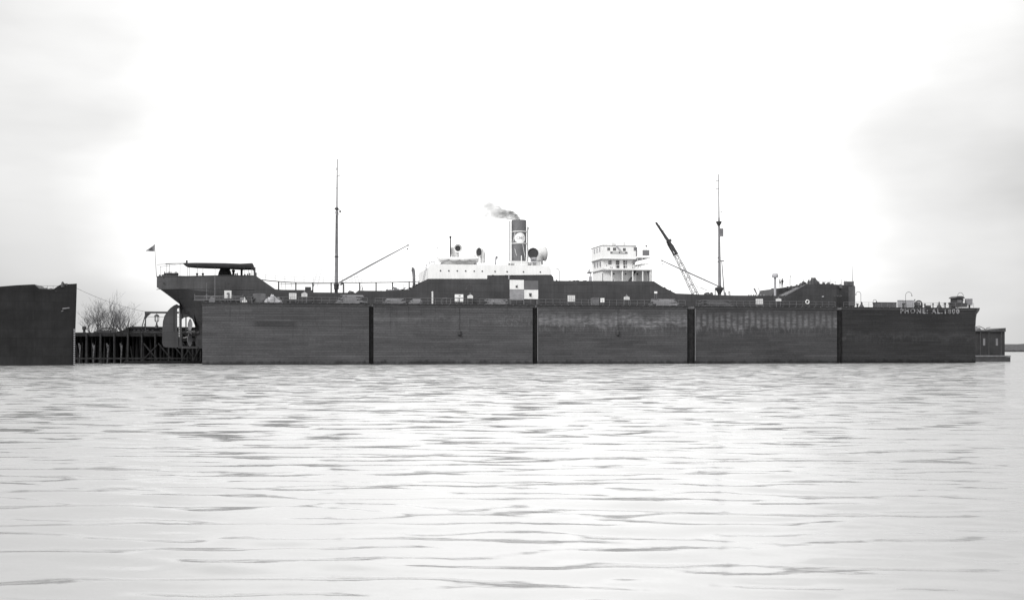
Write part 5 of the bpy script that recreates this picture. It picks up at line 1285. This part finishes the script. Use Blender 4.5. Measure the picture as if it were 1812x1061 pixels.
def side_t(px, z):                                   # near side of that bow at a pixel column
    s = ps(px, TQ-3); d = max(stem_b+(stem_t-stem_b)*z/14-s, 0); return TQ-(7.5*(1-(1-min(d/26, 1))**2.0)**.8*(.55+.45*z/14)+.08)
b = B()
for k in range(20):
    y = 582+k*3.2; tt = TQ-.75; s_ = ps(131.2-.02*k, tt); b.box(s_-.08, s_+.12, tt-.03, tt+.6, pz(y+1.5, 131, tt), pz(y, 131, tt))
L.part('draught_marks', b, M_LGREY)
b = B(); tt = side_t(112, 9.5)-.15
b.tube([P(107, 549, tt), P(110, 546, tt), P(123, 544.5, tt)], [.2, .16, .1], 6); b.tube([P(106, 546.5, tt), P(108.5, 551, tt), P(112, 549, tt)], [.08, .22, .1], 6); b.tube([P(111, 540, tt), P(113, 547, tt)], .06, 5)
L.part('anchor', b, M_GREY, smooth=True)
tt = TQ-2; b = B()
b.lump(ps(111, tt), tt, pz(506, 111, tt)-.2, .35, .4, 1.0, 3).lump(ps(80, tt), tt, pz(512.5, 80, tt)-.3, .7, .6, .7, 6).lump(ps(90, tt), tt, pz(513.5, 90, tt)-.3, .9, .6, .7, 8).lump(ps(98, tt), tt, pz(513, 98, tt)-.3, .4, .4, .6, 9)
for px in (114.5, 118): b.tube([P(px, 505, tt), P(px, 501.5, tt)], .16, 6)
L.part('deck_gear', b, M_DARK, smooth=True)
b = B(); b.tube([P(60, 505.5, tt), P(92, 505.5, tt), P(108, 506, tt)], .03, 4)
for px in (66, 74, 84, 94, 102): b.tube([P(px, 513, tt), P(px, 505.5, tt)], .03, 4)
L.part('handrail', b, M_ROPE)
b = B(); p0, p1 = Vector(P(136, 510, TQ)), Vector(P(176, 528, 20)); p2 = Vector(P(262, 552, tp)); 
b.tube([p0.lerp(p2, u)+Vector((0, 0, -2.2*u*(1-u))) for u in [k/10 for k in range(11)]], .03, 4)
single('mooring_cable', 'thin cable slanting down from the bow at the left edge towards the gantry', 'cable', b, M_ROPE, tuple(p0))

# ------------------------------------------------------------------ bare winter trees behind the pier
def bare_tree(label, px, ybase, ytop, tt, seed, spread=1.0, lean=0, nmain=5, small=False):
    rr = random.Random(seed); s0_, zb = ps(px, tt), pz(588.5, px, tt)-1.2; H = pz(ytop, px, tt)-zb
    T = Thing('bare_tree', label, 'tree', (s0_, tt, 4.5), 'bare winter trees behind the pier')
    tr, cr = B(), B()
    zb = 4.5; H = pz(ytop, px, tt)-zb
    def grow(p, d, L_, r_, lv):
        n = 4; pts = [p]; rs = [r_]
        for k in range(n):
            d = (d+Vector((rr.uniform(-1, 1), rr.uniform(-1, 1), rr.uniform(-.35, .75)))*.13).normalized()
            pts.append(pts[-1]+d*L_/n); rs.append(r_*(1-.42*(k+1)/n))
        (tr if lv == 0 else cr).tube(pts, rs, 7 if lv < 2 else 3, cap=lv < 2)
        if lv >= 5 or r_ < .007: return
        m = (nmain if lv == 0 else 3 if lv < 3 else 2+(rr.random() < .45))
        for k in range(m):
            q = rr.uniform(.3, 1.0) if k else 1.0; i = min(int(q*n), n); base = pts[i]
            a = Vector((rr.uniform(-1, 1), rr.uniform(-1, 1), 0)).normalized()
            nd = (d*1.0+a*rr.uniform(.42, .9)*spread+Vector((0, 0, .16))).normalized()
            grow(base, nd, L_*rr.uniform(.62, .9), max(rs[i]*rr.uniform(.5, .72), .016), lv+1)
        if lv == 0: grow(pts[-1], (d+Vector((0, 0, .3))).normalized(), L_*.85, rs[-1]*.9, 1)
    grow(Vector((s0_, tt, zb)), Vector((lean, 0, 1)).normalized(), H*.315, .24 if not small else .14, 0)
    T.part('trunk', tr, M_BARK, smooth=True); T.part('crown', cr, M_BARK)
bare_tree('small low-branching bare tree nearest the ship bow at left', 163, 588, 541, 62, 31, 1.1, -.1, 6, True)
bare_tree('tall bare tree with a straight thick trunk, second from the ship bow at left', 176.5, 588, 529, 66, 12, .8, 0, 7)
bare_tree('bare tree leaning right in the middle of the row behind the pier', 185, 588, 532, 60, 15, .9, .18, 6)
bare_tree('tallest bare tree, near the centre of the row', 201, 588, 523, 68, 21, .8, .05, 7)
bare_tree('bare tree with a thick dark trunk right of the tallest one', 215.5, 588, 528, 63, 25, .9, 0, 6)
bare_tree('bare tree leaning right at the right end of the row, above the sloping roof', 222, 588, 534, 70, 44, 1.0, .35, 6)

# ------------------------------------------------------------------ work boat and hut at the right edge
tr_ = 22.0
T = Thing('work_barge', 'low dark work barge with a cabin, at the right edge behind the dry dock', 'barge', (ps(1745, tr_), tr_, 0))
xa, xb = ps(1712, tr_), ps(1788, tr_)
b = B().prism([(xa, -.5), (xb, -.5), (xb, pz(631, 1800, tr_)), (xa+6, pz(629.5, 1740, tr_)), (xa, pz(627, 1730, tr_))], tr_, tr_+7); T.part('hull', b, M_DARK)
b = B().box(xa+.2, xb, tr_-.15, tr_-.01, 1.2, 1.5); T.part('rubbing_strake', b, M_GREY)
x0_, x1_ = ps(1729, tr_+1), ps(1778, tr_+1); zc = pz(586.5, 1740, tr_+1)
T.part('cabin_wall', B().box(x0_, x1_, tr_+1, tr_+6, pz(629, 1745, tr_), zc), M_BLACK)
rf = T.part('roof', B().prism([(x0_-.6, zc), (x1_, zc), (x1_, zc+.9), (x0_+1.6, zc+.25), (x0_-.6, zc+.2)], tr_+.6, tr_+6.4), M_DARK)
b = B(); b.tube([P(1726, 578, tr_+1), P(1733, 577, tr_+1), P(1741, 580.5, tr_+1), P(1744, 583, tr_+1)], .1, 6); b.tube([P(1728, 577.5, tr_+1), P(1729, 586, tr_+1)], .1, 6); b.tube([P(1744, 583, tr_+1), P(1746, 580, tr_+1), P(1752, 579, tr_+1)], .1, 6)
b.lump(ps(1730, tr_+2), tr_+2, zc, 1.1, .6, 1.0, 4); T.part('roof_pipe', b, M_GREY, rf, smooth=True)
for px in (1739.5, 1762):
    T.part('window', B().box(ps(px, tr_+1), ps(px+3.6, tr_+1), tr_+.94, tr_+1.0, pz(611, px, tr_+1), pz(598.5, px, tr_+1)), M_GREY)
b = B()
for px in (1735, 1750, 1772): b.tube([P(px, 630, tr_+.3), P(px, 587, tr_+.7)], .09, 6)
T.part('awning_posts', b, M_DARK)
# ------------------------------------------------------------------ low wooded shore far beyond the dock
b = B(); rr = random.Random(6); vs = []; n = 160
for i in range(n+1):
    x = -900+2600*i/n; h = 9+3.5*mnoise.noise(Vector((i*.21, 0, 0)))+1.8*mnoise.noise(Vector((i*.9, 3, 0)))
    vs += [(x, 1500, -1), (x, 1500, 2), (x, 1530, h), (x, 1700, h+1), (x, 1710, -1)]
b.add(vs, [(i*5+k, i*5+5+k, i*5+6+k, i*5+1+k) for i in range(n) for k in range(4)])
fs_ = link('far_shore', b, M_GROUND, None, (0, 0, 0)); fs_['kind'] = 'structure'
print('objects', len(bpy.data.objects))
